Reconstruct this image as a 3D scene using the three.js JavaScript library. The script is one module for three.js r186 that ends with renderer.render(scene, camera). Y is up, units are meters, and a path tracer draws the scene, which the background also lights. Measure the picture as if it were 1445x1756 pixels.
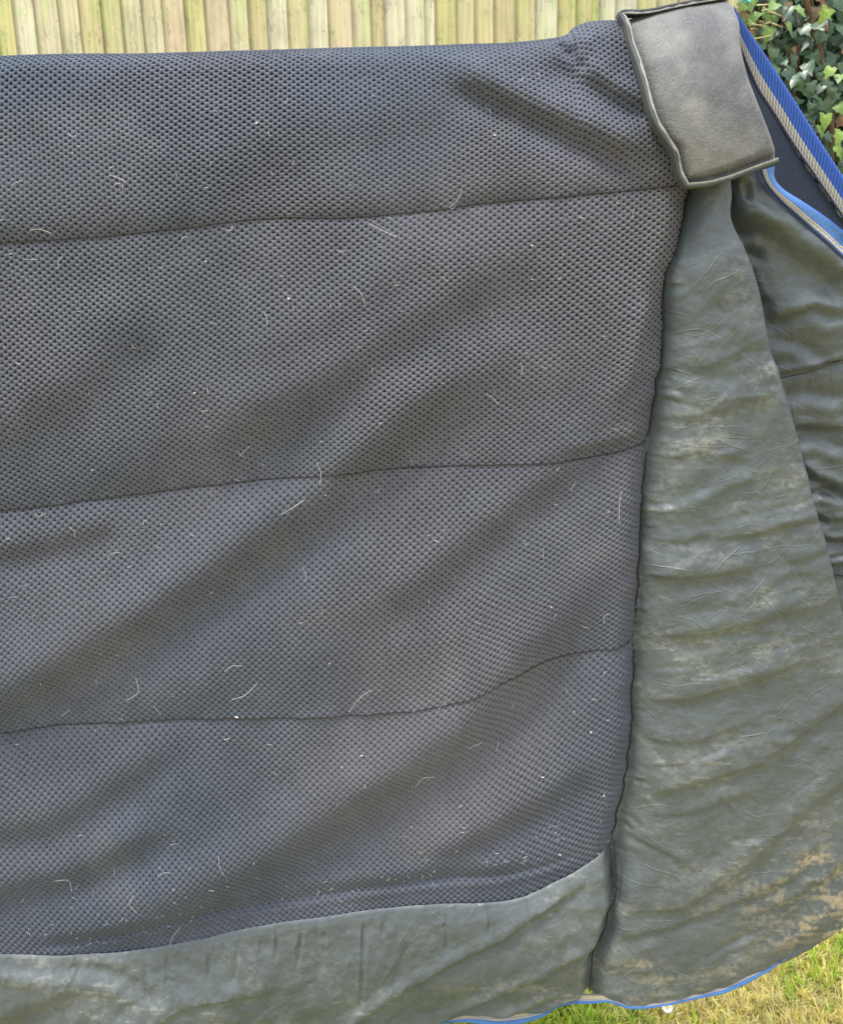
import * as THREE from 'three';
import { mergeGeometries } from 'three/addons/utils/BufferGeometryUtils.js';

// ------------------------------------------------------------------ camera, sky, sun, exposure
const RAD = Math.PI / 180, PW = 1445, PH = 1756;
const scene = new THREE.Scene();
const EYE = new THREE.Vector3(0, 1.25, 1.1), FOV = 60;
const camera = new THREE.PerspectiveCamera(FOV, PW / PH, 0.05, 120);
camera.position.copy(EYE);
camera.rotation.order = 'YXZ';
camera.rotation.set(-14 * RAD, 0, -0.0256);
camera.focus = 1.1; camera.userData.fStop = 13;
camera.updateMatrixWorld(true);

const SKY_W = 128, SKY_H = 64, skyData = new Float32Array(SKY_W * SKY_H * 4);
const SUN = new THREE.Vector3(-0.55, 1.6, 0.13).normalize();
for (let y = 0; y < SKY_H; y++) for (let x = 0; x < SKY_W; x++) {
  const el = ((y + 0.5) / SKY_H - 0.5) * Math.PI, s = Math.max(0, Math.sin(el));
  const k = el > 0 ? 1.18 * (0.50 + 0.67 * s) : 0.16, o = (y * SKY_W + x) * 4;
  const w = el > 0 ? [0.94, 1.0, 1.11] : [0.9, 1, 0.7];
  for (let c = 0; c < 3; c++) skyData[o + c] = k * w[c];
  skyData[o + 3] = 1;
}
const sky = new THREE.DataTexture(skyData, SKY_W, SKY_H, THREE.RGBAFormat, THREE.FloatType);
sky.mapping = THREE.EquirectangularReflectionMapping; sky.magFilter = THREE.LinearFilter; sky.minFilter = THREE.LinearFilter; sky.needsUpdate = true;
scene.background = sky; scene.environment = sky;
const sun = new THREE.DirectionalLight(new THREE.Color(1, 0.97, 0.90), 2.5);
sun.position.copy(SUN).multiplyScalar(12); sun.target.position.set(0, 0.5, -1);
sun.castShadow = true; sun.shadow.radius = 26; sun.shadow.mapSize.set(2048, 2048);
Object.assign(sun.shadow.camera, { left: -5, right: 5, top: 5, bottom: -5, near: 1, far: 30 });
scene.add(sun, sun.target);
const EXPOSURE = 2.02;

// ------------------------------------------------------------------ helpers
let seed = 7;
const rnd = () => { seed = (seed + 0x6D2B79F5) | 0; let t = Math.imul(seed ^ (seed >>> 15), 1 | seed); t = (t + Math.imul(t ^ (t >>> 7), 61 | t)) ^ t; return ((t ^ (t >>> 14)) >>> 0) / 4294967296; };
const rr = (a, b) => a + (b - a) * rnd();
const clamp = (x, a = 0, b = 1) => Math.min(b, Math.max(a, x));
const sm = (a, b, x) => { const t = clamp((x - a) / (b - a)); return t * t * (3 - 2 * t); };
const mix = (a, b, t) => a + (b - a) * t;
const hash = (x, y) => { let h = Math.imul(x | 0, 374761393) + Math.imul(y | 0, 668265263); h = Math.imul(h ^ (h >>> 13), 1274126177); return ((h ^ (h >>> 16)) >>> 0) / 4294967296; };
function vnoise(x, y) {
  const i = Math.floor(x), j = Math.floor(y), f = x - i, g = y - j, u = f * f * (3 - 2 * f), v = g * g * (3 - 2 * g);
  return mix(mix(hash(i, j), hash(i + 1, j), u), mix(hash(i, j + 1), hash(i + 1, j + 1), u), v) * 2 - 1;
}
function fbm(x, y, o = 4) { let s = 0, a = 0.5; for (let k = 0; k < o; k++) { s += a * vnoise(x, y); x = x * 2.03 + 17.1; y = y * 2.03 - 9.7; a *= 0.5; } return s; }

// a point of the world on the upright plane z, seen at the pixel (px, py) of the 1445 x 1756 photograph
const TY = Math.tan(FOV / 2 * RAD), TX = TY * PW / PH;
function at(px, py, z = 0) {
  const d = new THREE.Vector3((px / PW * 2 - 1) * TX, (1 - py / PH * 2) * TY, -1).applyQuaternion(camera.quaternion);
  return d.multiplyScalar((z - EYE.z) / d.z).add(EYE);
}
function onGround(px, py, y = 0) {
  const d = new THREE.Vector3((px / PW * 2 - 1) * TX, (1 - py / PH * 2) * TY, -1).applyQuaternion(camera.quaternion);
  return d.multiplyScalar((y - EYE.y) / d.y).add(EYE);
}
const PXM = 0.00074;                                                  // metres per photo pixel on the rug
const W = (pts, z = 0) => pts.map(([x, y]) => at(x, y, z));
// Y as a smooth function of X through points (or X of Y when swapped)
function through(pts, a = 'x', b = 'y') {
  const p = [...pts].sort((q, r) => q[a] - r[a]), n = p.length, m = [];
  for (let i = 0; i < n; i++) { const l = p[Math.max(0, i - 1)], r = p[Math.min(n - 1, i + 1)]; m.push((r[b] - l[b]) / (r[a] - l[a])); }
  return (x) => {
    if (x <= p[0][a]) return p[0][b] + m[0] * 0.6 * (x - p[0][a]);
    if (x >= p[n - 1][a]) return p[n - 1][b] + m[n - 1] * 0.6 * (x - p[n - 1][a]);
    let i = 0; while (x > p[i + 1][a]) i++;
    const h = p[i + 1][a] - p[i][a], t = (x - p[i][a]) / h, t2 = t * t, t3 = t2 * t;
    return (2 * t3 - 3 * t2 + 1) * p[i][b] + (t3 - 2 * t2 + t) * h * m[i] + (3 * t2 - 2 * t3) * p[i + 1][b] + (t3 - t2) * h * m[i + 1];
  };
}
// a fold: slope that faces down along a line (drawn left to right), easing back on both sides
function band(px, wpx, mm, ease = 0.22) {
  const p = W(px), w = wpx * PXM, L = [0];
  for (let i = 1; i < p.length; i++) L.push(L[i - 1] + Math.hypot(p[i].x - p[i - 1].x, p[i].y - p[i - 1].y));
  const T = L[L.length - 1];
  let x0 = 9, x1 = -9, y0 = 9, y1 = -9;
  for (const q of p) { x0 = Math.min(x0, q.x); x1 = Math.max(x1, q.x); y0 = Math.min(y0, q.y); y1 = Math.max(y1, q.y); }
  const R = w * 3.6;
  return (x, y) => {
    if (x < x0 - R || x > x1 + R || y < y0 - R || y > y1 + R) return 0;
    let best = 1e9, sd = 0, s = 0;
    for (let i = 0; i < p.length - 1; i++) {
      const ax = p[i].x, ay = p[i].y, dx = p[i + 1].x - ax, dy = p[i + 1].y - ay, l2 = dx * dx + dy * dy;
      const t = clamp(((x - ax) * dx + (y - ay) * dy) / l2), ex = x - ax - dx * t, ey = y - ay - dy * t, d = ex * ex + ey * ey;
      if (d < best) { best = d; const cr = dx * ey - dy * ex; sd = Math.sign(cr) * Math.sqrt(d); s = (L[i] + Math.sqrt(l2) * t) / T; }
    }
    const q = sd / w;
    return mm * 0.001 * 1.65 * q * Math.exp(-q * q / 2) * sm(0, ease, s) * sm(0, ease, 1 - s);
  };
}
function crease(px, wpx, mm, ease = 0.3) {
  const p = W(px), w = wpx * PXM, n = p.length - 1, R = w * 5;
  let x0 = 9, x1 = -9, y0 = 9, y1 = -9;
  for (const q of p) { x0 = Math.min(x0, q.x); x1 = Math.max(x1, q.x); y0 = Math.min(y0, q.y); y1 = Math.max(y1, q.y); }
  return (x, y) => {
    if (x < x0 - R || x > x1 + R || y < y0 - R || y > y1 + R) return 0;
    let best = 1e9, s = 0;
    for (let i = 0; i < n; i++) {
      const dx = p[i + 1].x - p[i].x, dy = p[i + 1].y - p[i].y, t = clamp(((x - p[i].x) * dx + (y - p[i].y) * dy) / (dx * dx + dy * dy)), d = Math.hypot(x - p[i].x - dx * t, y - p[i].y - dy * t);
      if (d < best) { best = d; s = (i + t) / n; }
    }
    return mm * 0.001 * Math.exp(-best / w) * sm(0, ease, s) * sm(0, ease, 1 - s);
  };
}
// a fold that lies over: a gentle slope above the line, a steep drop under it
function ledge(px, wpx, mm, ease = 0.25) {
  const p = W(px), w = wpx * PXM, n = p.length - 1, R = w * 8;
  let x0 = 9, x1 = -9, y0 = 9, y1 = -9;
  for (const q of p) { x0 = Math.min(x0, q.x); x1 = Math.max(x1, q.x); y0 = Math.min(y0, q.y); y1 = Math.max(y1, q.y); }
  return (x, y) => {
    if (x < x0 - R || x > x1 + R || y < y0 - R || y > y1 + R) return 0;
    let best = 1e9, s = 0, sg = 1;
    for (let i = 0; i < n; i++) {
      const dx = p[i + 1].x - p[i].x, dy = p[i + 1].y - p[i].y, t = clamp(((x - p[i].x) * dx + (y - p[i].y) * dy) / (dx * dx + dy * dy)), ex = x - p[i].x - dx * t, ey = y - p[i].y - dy * t, d = Math.hypot(ex, ey);
      if (d < best) { best = d; s = (i + t) / n; sg = Math.sign(dx * ey - dy * ex); }
    }
    return mm * 0.001 * (sg > 0 ? Math.exp(-best / (2.2 * w)) : Math.exp(-best / (0.45 * w))) * sm(0, ease, s) * sm(0, ease, 1 - s);
  };
}
// crumpled cloth: flat facets that meet in sharp creases
const DIRS = [[0.3, 0.95, 14], [-0.55, 0.83, 19], [0.8, 0.6, 23], [0.98, -0.2, 11], [-0.2, 0.98, 31], [0.62, -0.78, 27]];
function crumple(x, y, m = 1) {
  let h = 0;
  for (let k = 0; k < DIRS.length; k++) { const [a, b, f] = DIRS[k], t = (a * x + b * y) * f * m + 1.5 * vnoise(x * f * 0.35 + k * 13, y * f * 0.35) + k * 0.37, q = Math.abs(t - Math.floor(t) - 0.5) * 2; h += (q - 0.5) / f * clamp(0.5 + 1.4 * vnoise(x * 7 + k * 5, y * 7 - k * 3)); }
  return h;
}
function field(x0, x1, y0, y1, step, fn) {
  const nx = Math.ceil((x1 - x0) / step) + 1, ny = Math.ceil((y1 - y0) / step) + 1, a = new Float32Array(nx * ny);
  for (let j = 0; j < ny; j++) for (let i = 0; i < nx; i++) a[j * nx + i] = fn(x0 + i * step, y0 + j * step);
  return (x, y) => {
    const u = clamp((x - x0) / step, 0, nx - 1.001), v = clamp((y - y0) / step, 0, ny - 1.001), i = Math.floor(u), j = Math.floor(v), f = u - i, g = v - j, o = j * nx + i;
    return mix(mix(a[o], a[o + 1], f), mix(a[o + nx], a[o + nx + 1], f), g);
  };
}
const counts = {};
function numbered(name) { const n = counts[name] = (counts[name] ?? -1) + 1; return n ? `${name}_${String(n).padStart(3, '0')}` : name; }
function tag(o, label, category, group, kind) {
  if (label) o.userData.label = label;
  if (category) o.userData.category = category;
  if (group) o.userData.group = group;
  if (kind) o.userData.kind = kind;
  return o;
}
function thing(name, label, category, pos = [0, 0, 0], group) { const g = new THREE.Group(); g.name = numbered(name); g.position.set(...pos); scene.add(g); return tag(g, label, category, group); }
const partNo = new Map();
function part(name, geo, mat, parent) {
  const m = new THREE.Mesh(geo, mat), k = parent.uuid + name, n = (partNo.get(k) ?? -1) + 1; partNo.set(k, n);
  m.name = n ? `${name}_${String(n).padStart(3, '0')}` : name; m.castShadow = m.receiveShadow = true; parent.add(m); return m;
}
function geom(pos, idx, uv, col, normals = true) {
  const g = new THREE.BufferGeometry();
  g.setAttribute('position', new THREE.BufferAttribute(new Float32Array(pos), 3));
  if (uv) g.setAttribute('uv', new THREE.BufferAttribute(new Float32Array(uv), 2));
  if (col) g.setAttribute('color', new THREE.BufferAttribute(new Float32Array(col), 3));
  g.setIndex(new THREE.BufferAttribute(new Uint32Array(idx), 1));
  if (normals) g.computeVertexNormals();
  return g;
}
function texture(w, h, fn, srgb = false, wrap = true) {
  const d = new Uint8Array(w * h * 4);
  for (let y = 0; y < h; y++) for (let x = 0; x < w; x++) {
    const c = fn(x, y), o = (y * w + x) * 4;
    for (let k = 0; k < 3; k++) { let v = clamp(Array.isArray(c) ? c[k] : c); if (srgb) v = v < 0.0031308 ? v * 12.92 : 1.055 * Math.pow(v, 1 / 2.4) - 0.055; d[o + k] = v * 255 + 0.5; }
    d[o + 3] = 255;
  }
  const t = new THREE.DataTexture(d, w, h); t.magFilter = THREE.LinearFilter; t.minFilter = THREE.LinearMipmapLinearFilter; t.generateMipmaps = true;
  t.wrapS = t.wrapT = wrap ? THREE.RepeatWrapping : THREE.ClampToEdgeWrapping; if (srgb) t.colorSpace = THREE.SRGBColorSpace; t.needsUpdate = true; return t;
}
// a grid surface between four sides
function side(pts, n) { const c = new THREE.CatmullRomCurve3(pts.map((p) => new THREE.Vector3(p.x, p.y, 0)), false, 'centripetal'); c.arcLengthDivisions = 400; const a = []; for (let i = 0; i <= n; i++) a.push(c.getPointAt(i / n)); return a; }
function coons(l, r, t, b, nu, nv, put, uvOf) {
  const L = side(l, nv), R = side(r, nv), T = side(t, nu), B = side(b, nu), pos = [], uv = [], idx = [];
  for (let j = 0; j <= nv; j++) for (let i = 0; i <= nu; i++) {
    const u = i / nu, v = j / nv;
    const f = (k) => mix(L[j][k], R[j][k], u) + mix(T[i][k], B[i][k], v) - mix(mix(T[0][k], T[nu][k], u), mix(B[0][k], B[nu][k], u), v);
    const q = put(f('x'), f('y'), u, v); pos.push(...q); uv.push(...(uvOf ? uvOf(q[0], q[1], u, v) : [u, v]));
  }
  for (let j = 0; j < nv; j++) for (let i = 0; i < nu; i++) { const a = j * (nu + 1) + i, c = a + nu + 1; idx.push(a, c, a + 1, a + 1, c, c + 1); }
  return geom(pos, idx, uv);
}
function tube(pts, r, sides = 5, div = 12, closed = false) { return new THREE.TubeGeometry(new THREE.CatmullRomCurve3(pts, closed), div, r, sides, closed); }

// ------------------------------------------------------------------ the ground
const lawnTex = texture(512, 512, (x, y) => { const n = fbm(x / 9, y / 9, 4), m = fbm(x / 60 + 40, y / 60, 3); const k = clamp(0.5 + n); return [0.20 + 0.22 * k + 0.05 * m, 0.18 + 0.17 * k, 0.06 + 0.07 * k]; }, true);
lawnTex.repeat.set(60, 60);
{
  const g = new THREE.PlaneGeometry(90, 90, 90, 90).rotateX(-Math.PI / 2), p = g.attributes.position;
  for (let i = 0; i < p.count; i++) p.setY(i, 0.02 * fbm(p.getX(i) * 0.6, p.getZ(i) * 0.6, 2) - 0.012);
  g.computeVertexNormals();
  const lawn = new THREE.Mesh(g, new THREE.MeshStandardMaterial({ map: lawnTex, roughness: 1 })); lawn.name = 'lawn'; lawn.receiveShadow = true;
  scene.add(tag(lawn, 'sunlit lawn of short dry and green grass below the rug', 'lawn', null, 'structure'));
}
{ // grass blades, thick where the lawn is in view
  const pos = [], idx = [], BL = 5;
  for (let k = 0; k < BL; k++) {
    const a = rnd() * 6.28, lean = rr(0.3, 1.1), ox = rr(-0.006, 0.006), oz = rr(-0.006, 0.006), h = rr(0.7, 1.2), w = 0.075, b = pos.length / 3;
    for (let s = 0; s <= 3; s++) {
      const t = s / 3, ww = w * (1 - 0.9 * t * t), r = lean * t * t * 0.75, y = h * (t - 0.25 * lean * t * t);
      const cx = ox * 40 + Math.cos(a) * r, cz = oz * 40 + Math.sin(a) * r, sx = -Math.sin(a) * ww, sz = Math.cos(a) * ww;
      pos.push(cx - sx, y, cz - sz, cx + sx, y, cz + sz);
      if (s < 3) { const q = b + s * 2; idx.push(q, q + 1, q + 2, q + 1, q + 3, q + 2); }
    }
  }
  const g = geom(pos, idx), N = 42000;
  const im = new THREE.InstancedMesh(g, new THREE.MeshPhysicalMaterial({ color: 0xffffff, roughness: 0.75, side: THREE.DoubleSide, transmission: 0.3, thickness: 0 }), N);
  const m = new THREE.Matrix4(), q = new THREE.Quaternion(), e = new THREE.Euler(), c = new THREE.Color();
  for (let i = 0; i < N; i++) {
    const near = i < 36000, x = near ? rr(-0.35, 1.25) : rr(-2.4, 2.6), z = near ? rr(-1.05, 0.12) : rr(-3.1, 0.7);
    const n = fbm(x * 3.1 + 5, z * 3.1, 3), gz = clamp(0.17 + n * 1.2 + 0.75 * sm(0.40, 0.16, x) + 0.22 * sm(0.62, 0.78, x) * sm(0.0, 0.16, n + 0.05));
    const green = rnd() < gz, s = green ? rr(0.018, 0.036) : rr(0.014, 0.030);
    e.set(green ? rr(-0.5, 0.5) : rr(-1.25, 1.25), rnd() * 6.28, green ? rr(-0.5, 0.5) : rr(-1.25, 1.25));
    m.compose(new THREE.Vector3(x, 0.02 * fbm(x * 0.6, z * 0.6, 2) - 0.01, z), q.setFromEuler(e), new THREE.Vector3(s, s * rr(0.8, 1.3), s));
    im.setMatrixAt(i, m);
    const v = rr(0.7, 1.15);
    if (green) c.setRGB(0.36 * v + 0.18 * rnd(), 0.54 * v + 0.08 * rnd(), 0.05 * v); else c.setRGB(0.84 * v, 0.70 * v + 0.08 * rnd(), 0.22 * v + 0.12 * rnd());
    im.setColorAt(i, c);
  }
  im.name = 'grass'; im.castShadow = im.receiveShadow = true;
  scene.add(tag(im, 'short straw coloured and green grass blades covering the lawn', 'grass', null, 'stuff'));
}

// ------------------------------------------------------------------ the fence: close-boarded, every board a part
{
  const ZF = -3.2;
  const fence = thing('fence', 'pale yellow green timber fence of upright boards behind the rug', 'fence', [0, 0, ZF]);
  const edges = [-35, -8, 24, 62, 102, 137, 173, 209, 244, 279, 317, 350, 390, 424, 455, 490, 527, 560, 602, 631, 656, 691, 723, 740, 777, 810, 840, 878, 913, 948, 981, 1021, 1047, 1083, 1118, 1152, 1190, 1226, 1260, 1296, 1331, 1368, 1402, 1438].map((x) => at(x, 45, ZF).x);
  while (edges[0] > -5.2) edges.unshift(edges[0] - rr(0.088, 0.105));
  while (edges[edges.length - 1] < 4.4) edges.push(edges[edges.length - 1] + rr(0.088, 0.105));
  const grain = [0, 1, 2].map((k) => texture(256, 1024, (x, y) => {
    const kx = [[70, 230], [180, 640], [120, 880]][k], dx = x - kx[0], dy = (y - kx[1]) * 0.45, kd = Math.hypot(dx, dy), bend = 16 * Math.exp(-kd / 26) * Math.sign(dx);
    const u = (x + bend + 10 * fbm(x / 90 + k * 7, y / 260, 3)) / 256, ring = Math.sin(u * 62 + 3 * fbm(u * 5, y / 500 + k, 3)) * 0.5 + 0.5;
    const fine = fbm(x / 2.2 + k * 31, y / 70, 3), blot = fbm(x / 70 + 9 * k, y / 120, 4), alg = sm(0.02, 0.45, fbm(x / 50 + 21 * k, y / 180 + 3, 4));
    const v = 0.98 - 0.15 * ring + 0.26 * fine + 0.24 * blot, kn = Math.exp(-Math.pow(kd / 6, 4)) * 0.62, mo = sm(0.33, 0.42, vnoise(x / 5 + 50 * k, y / 12) * 0.5 + fbm(x / 30, y / 50 + k * 4, 3) * 0.7) * 0.35;
    const f = (v - mo * 0.6) * (1 - kn);
    return [f * (1 - 0.10 * alg), f * (1 + 0.02 * alg), f * (0.94 - 0.16 * alg)];
  }, true));
  const tints = [[0.55, 0.48, 0.28], [0.55, 0.50, 0.34], [0.57, 0.51, 0.37], [0.50, 0.46, 0.23], [0.56, 0.46, 0.33], [0.52, 0.47, 0.28], [0.59, 0.55, 0.42], [0.49, 0.42, 0.25]];
  const mats = tints.flatMap((t, i) => grain.map((g) => new THREE.MeshStandardMaterial({ map: g, color: new THREE.Color(...t), roughness: 0.85, bumpMap: g, bumpScale: 0.0012 })));
  for (let i = 0; i < edges.length - 1; i++) {
    const x0 = edges[i], x1 = edges[i + 1], w = x1 - x0 + 0.022, h = rr(2.68, 2.74), o = rr(-0.5, 0.5), pos = [], uv = [], idx = [];
    const thick = 0.011, thin = 0.006, back = 0.0125 + 0.011 * (0), tilt = rr(-0.0015, 0.0015), lean = rr(-0.002, 0.002), us = rr(0, 0.6);
    // profile: thick edge on the right laps over the next board's thin edge
    const prof = [[-0.012, 0], [w - 0.013, 0.012], [w - 0.0125, 0.012 + thick * 0.75], [w - 0.015, 0.012 + thick * 0.86], [w * 0.5, 0.0145 + tilt], [-0.012, thin]];
    const n = prof.length;
    for (let s = 0; s <= 4; s++) for (let k = 0; k < n; k++) { const y = h * s / 4; pos.push(x0 + prof[k][0] + lean * y, y, prof[k][1] + back + 0.002 * vnoise(i * 3.1, s * 0.8)); uv.push(us + prof[k][0] / 0.26, y / 1.05 + o); }
    for (let s = 0; s < 4; s++) for (let k = 0; k < n; k++) { const a = s * n + k, b = s * n + (k + 1) % n, c = a + n, d = b + n; idx.push(a, b, c, b, d, c); }
    const tp = 4 * n; for (let k = 1; k < n - 1; k++) idx.push(tp, tp + k, tp + k + 1);
    const g = geom(pos, idx, uv, null, false).toNonIndexed(); g.computeVertexNormals();
    part('fence_board', g, mats[Math.floor(hash(i, 77) * tints.length) * 3 + i % 3], fence);
  }
  const wood = mats[0];
  for (const y of [0.35, 1.3, 2.3]) part('rail', new THREE.BoxGeometry(edges[edges.length - 1] - edges[0], 0.09, 0.04).translate((edges[0] + edges[edges.length - 1]) / 2, y, -0.012), wood, fence);
}

// ------------------------------------------------------------------ ivy over the bank at the right
{
  const ZI = -1.95, ivy = thing('ivy_bush', 'bushy dark green ivy with brown stems in front of the fence', 'ivy', [at(1420, 250, ZI).x, 0, ZI - 0.25]);
  ivy.updateMatrixWorld(true);
  const leafGeo = (v) => {
    const lobes = [[0, 0.02], [0.16, -0.10], [0.42, -0.06], [0.47, 0.14], [0.37, 0.30], [0.37, 0.50], [0.25, 0.57], [0.13, 0.80], [0, 1.02]].map(([x, y], i) => [x * (1 + 0.22 * vnoise(v * 9 + i, 3)), y * (1 + 0.1 * vnoise(v * 5 + i, 8))]);
    const out = [...lobes, ...lobes.slice(1, -1).reverse().map(([x, y]) => [-x * (1 + 0.15 * vnoise(v * 3, x * 9)), y])];
    const pos = [], uv = [], idx = [], zz = (x, y) => 0.16 * Math.abs(x) * (v % 2 ? 1 : 0.4) - 0.25 * y * y * (0.3 + 0.4 * hash(v, 4)) + 0.05 * vnoise(x * 5 + v, y * 5);
    const spine = [0.15, 0.45, 0.72];
    spine.forEach((y) => { pos.push(0, y, zz(0, y)); uv.push(0.5, y); });
    out.forEach(([x, y]) => { pos.push(x, y, zz(x, y)); uv.push(0.5 + x, clamp(y)); });
    const n = out.length, near = (i) => (out[i][1] < 0.3 ? 0 : out[i][1] < 0.56 ? 1 : 2);
    for (let i = 0; i < n; i++) { const j = (i + 1) % n, a = near(i), b = near(j); idx.push(a, 3 + i, 3 + j); if (a !== b) idx.push(a, 3 + j, b); }
    return geom(pos, idx, uv);
  };
  const geos = [0, 1, 2, 3, 4, 5].map(leafGeo);
  const vein = texture(128, 128, (x, y) => {
    const u = Math.abs(x / 128 - 0.5), v = y / 128; let d = u;
    for (const [a, s] of [[0.08, 0.9], [0.12, 0.12], [0.42, 0.9], [0.66, 1]]) if (u < 0.45) d = Math.min(d, Math.abs(v - a - u * s) * 0.75 + u * 0.015);
    const ln = Math.exp(-Math.pow(d / 0.016, 2)), b = 0.75 + 0.25 * fbm(x / 20, y / 20, 3);
    return [b + 0.55 * ln * b, b + 0.4 * ln * b, b + 0.5 * ln * b].map((q) => q * 0.6);
  }, true);
  const lm = (r, g, b, ro = 0.34) => new THREE.MeshPhysicalMaterial({ color: new THREE.Color(r, g, b), map: vein, roughness: ro, transmission: 0.12, thickness: 0, side: THREE.DoubleSide });
  const dark = [lm(0.065, 0.155, 0.06), lm(0.085, 0.18, 0.08), lm(0.05, 0.125, 0.06), lm(0.10, 0.20, 0.09), lm(0.14, 0.25, 0.11)], young = [lm(0.36, 0.56, 0.07, 0.45), lm(0.26, 0.44, 0.08, 0.45)], dead = [lm(0.50, 0.28, 0.15, 0.9), lm(0.42, 0.30, 0.16, 0.9)];
  const stemM = new THREE.MeshStandardMaterial({ color: new THREE.Color(0.13, 0.085, 0.05), roughness: 0.95 }), strawM = new THREE.MeshStandardMaterial({ color: new THREE.Color(0.5, 0.42, 0.24), roughness: 0.9 });
  const toI = (p) => p.sub(ivy.position);
  const o3 = new THREE.Object3D();
  const pose = (p, s, up) => { o3.position.copy(p); o3.rotation.set(0, 0, 0); o3.rotation.order = 'YXZ'; o3.rotation.set(rr(-0.75, 0.15) + up, rr(-0.75, 0.75), Math.PI + rr(-0.75, 0.75)); o3.scale.setScalar(s); o3.updateMatrix(); };
  const edgeX = (py) => 1292 + 10 * Math.sin(py / 23) + 8 * Math.sin(py / 9) - 0.03 * py;
  // the leaves one can pick apart
  const youngSpots = [[1348, 40], [1425, 116], [1440, 128], [1415, 196], [1405, 215], [1432, 250], [1436, 180], [1420, 15], [1365, 12], [1390, 240], [1330, 5], [1442, 225]];
  let n = 0; const rows = [];
  for (let py = -20; py < 350; py += 13.6) for (let px = 1275; px < 1470; px += 14.6) rows.push([px + rr(-9, 9), py + rr(-9, 9)]);
  for (const [px, py] of rows) {
    if (n > 292 || px < edgeX(py)) continue;
    const z = ZI + 0.05 * fbm(px / 40, py / 40, 2) * 2 - Math.pow(rnd(), 1.5) * 0.16 - 0.10 * sm(1330, 1290, px), p = toI(at(px, py, z));
    if (rnd() < 0.12) continue;
    const dd = rnd() < 0.05; pose(p, rr(0.032, 0.054), -0.05);
    const m = part('leaf', geos[Math.floor(rnd() * 6)], dd ? dead[n % 2] : dark[Math.floor(rnd() * 5)], ivy);
    o3.matrix.decompose(m.position, m.quaternion, m.scale); n++;
  }
  for (const [px, py] of youngSpots) { pose(toI(at(px, py, ZI + 0.07)), rr(0.036, 0.054), -0.1); const m = part('leaf', geos[Math.floor(rnd() * 6)], young[n++ % 2], ivy); o3.matrix.decompose(m.position, m.quaternion, m.scale); }
  // the rest of the bush: inner leaves and what the frame leaves out
  const many = { d: [], y: [], b: [] };
  for (let i = 0; i < 8000; i++) {
    const inner = i < 4600, px = inner ? rr(1272, 1490) : rr(1300, 1950), py = inner ? rr(-60, 520) : rr(-330, 900);
    if (!inner && px < 1475 && py > -40 && py < 360) continue;
    if (px < edgeX(py) - 4) continue;
    const z = ZI - (inner ? 0.1 + rnd() * 0.55 : -0.02 + rnd() * 0.6); pose(toI(at(px, py, z)), rr(0.034, 0.058), 0);
    const k = rnd(); (k < 0.035 ? many.b : k < 0.08 ? many.y : many.d).push(geos[i % 6].clone().applyMatrix4(o3.matrix));
  }
  for (let i = 0; i < 70; i++) { pose(toI(at(rr(1266, 1312), rr(-10, 100), ZI - rr(0.1, 0.4))), rr(0.03, 0.06), 0); many.b.push(geos[i % 6].clone().applyMatrix4(o3.matrix)); }
  for (let i = 0; i < 40; i++) { pose(toI(at(rr(1272, 1325), rr(-10, 80), ZI - rr(0.0, 0.25))), rr(0.025, 0.05), 0); many.y.push(geos[i % 6].clone().applyMatrix4(o3.matrix)); }
  tag(part('foliage', mergeGeometries(many.d), dark[1], ivy), null, null, null, 'stuff');
  tag(part('young_foliage', mergeGeometries(many.y), young[1], ivy), null, null, null, 'stuff');
  tag(part('dead_foliage', mergeGeometries(many.b), dead[1], ivy), null, null, null, 'stuff');
  for (let i = 0; i < 16; i++) {
    const px = rr(1285, 1480), z = ZI - rr(0.05, 0.3), pts = []; let x = px + rr(-30, 30);
    const a = at(px, 420, z); pts.push(toI(new THREE.Vector3(a.x + rr(-0.15, 0.15), 0, z - 0.1)));
    for (let y = 420; y > -160; y -= 70) { x += rr(-22, 22); pts.push(toI(at(x, y, z + rr(-0.05, 0.05)))); }
    part('stem', tube(pts, rr(0.004, 0.010), 6, 40), stemM, ivy);
  }
  for (let i = 0; i < 22; i++) { const x = rr(1278, 1325), y = rr(5, 80), l = rr(10, 36), s = rr(-0.5, 0.5); const z = ZI - rr(0, 0.2); part('dry_stalk', tube([toI(at(x, y, z)), toI(at(x + l * 0.5, y + l * s * 0.4, z + 0.03)), toI(at(x + l, y + l * s, z))], rr(0.0013, 0.0024), 4, 8), strawM, ivy); }
}

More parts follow.
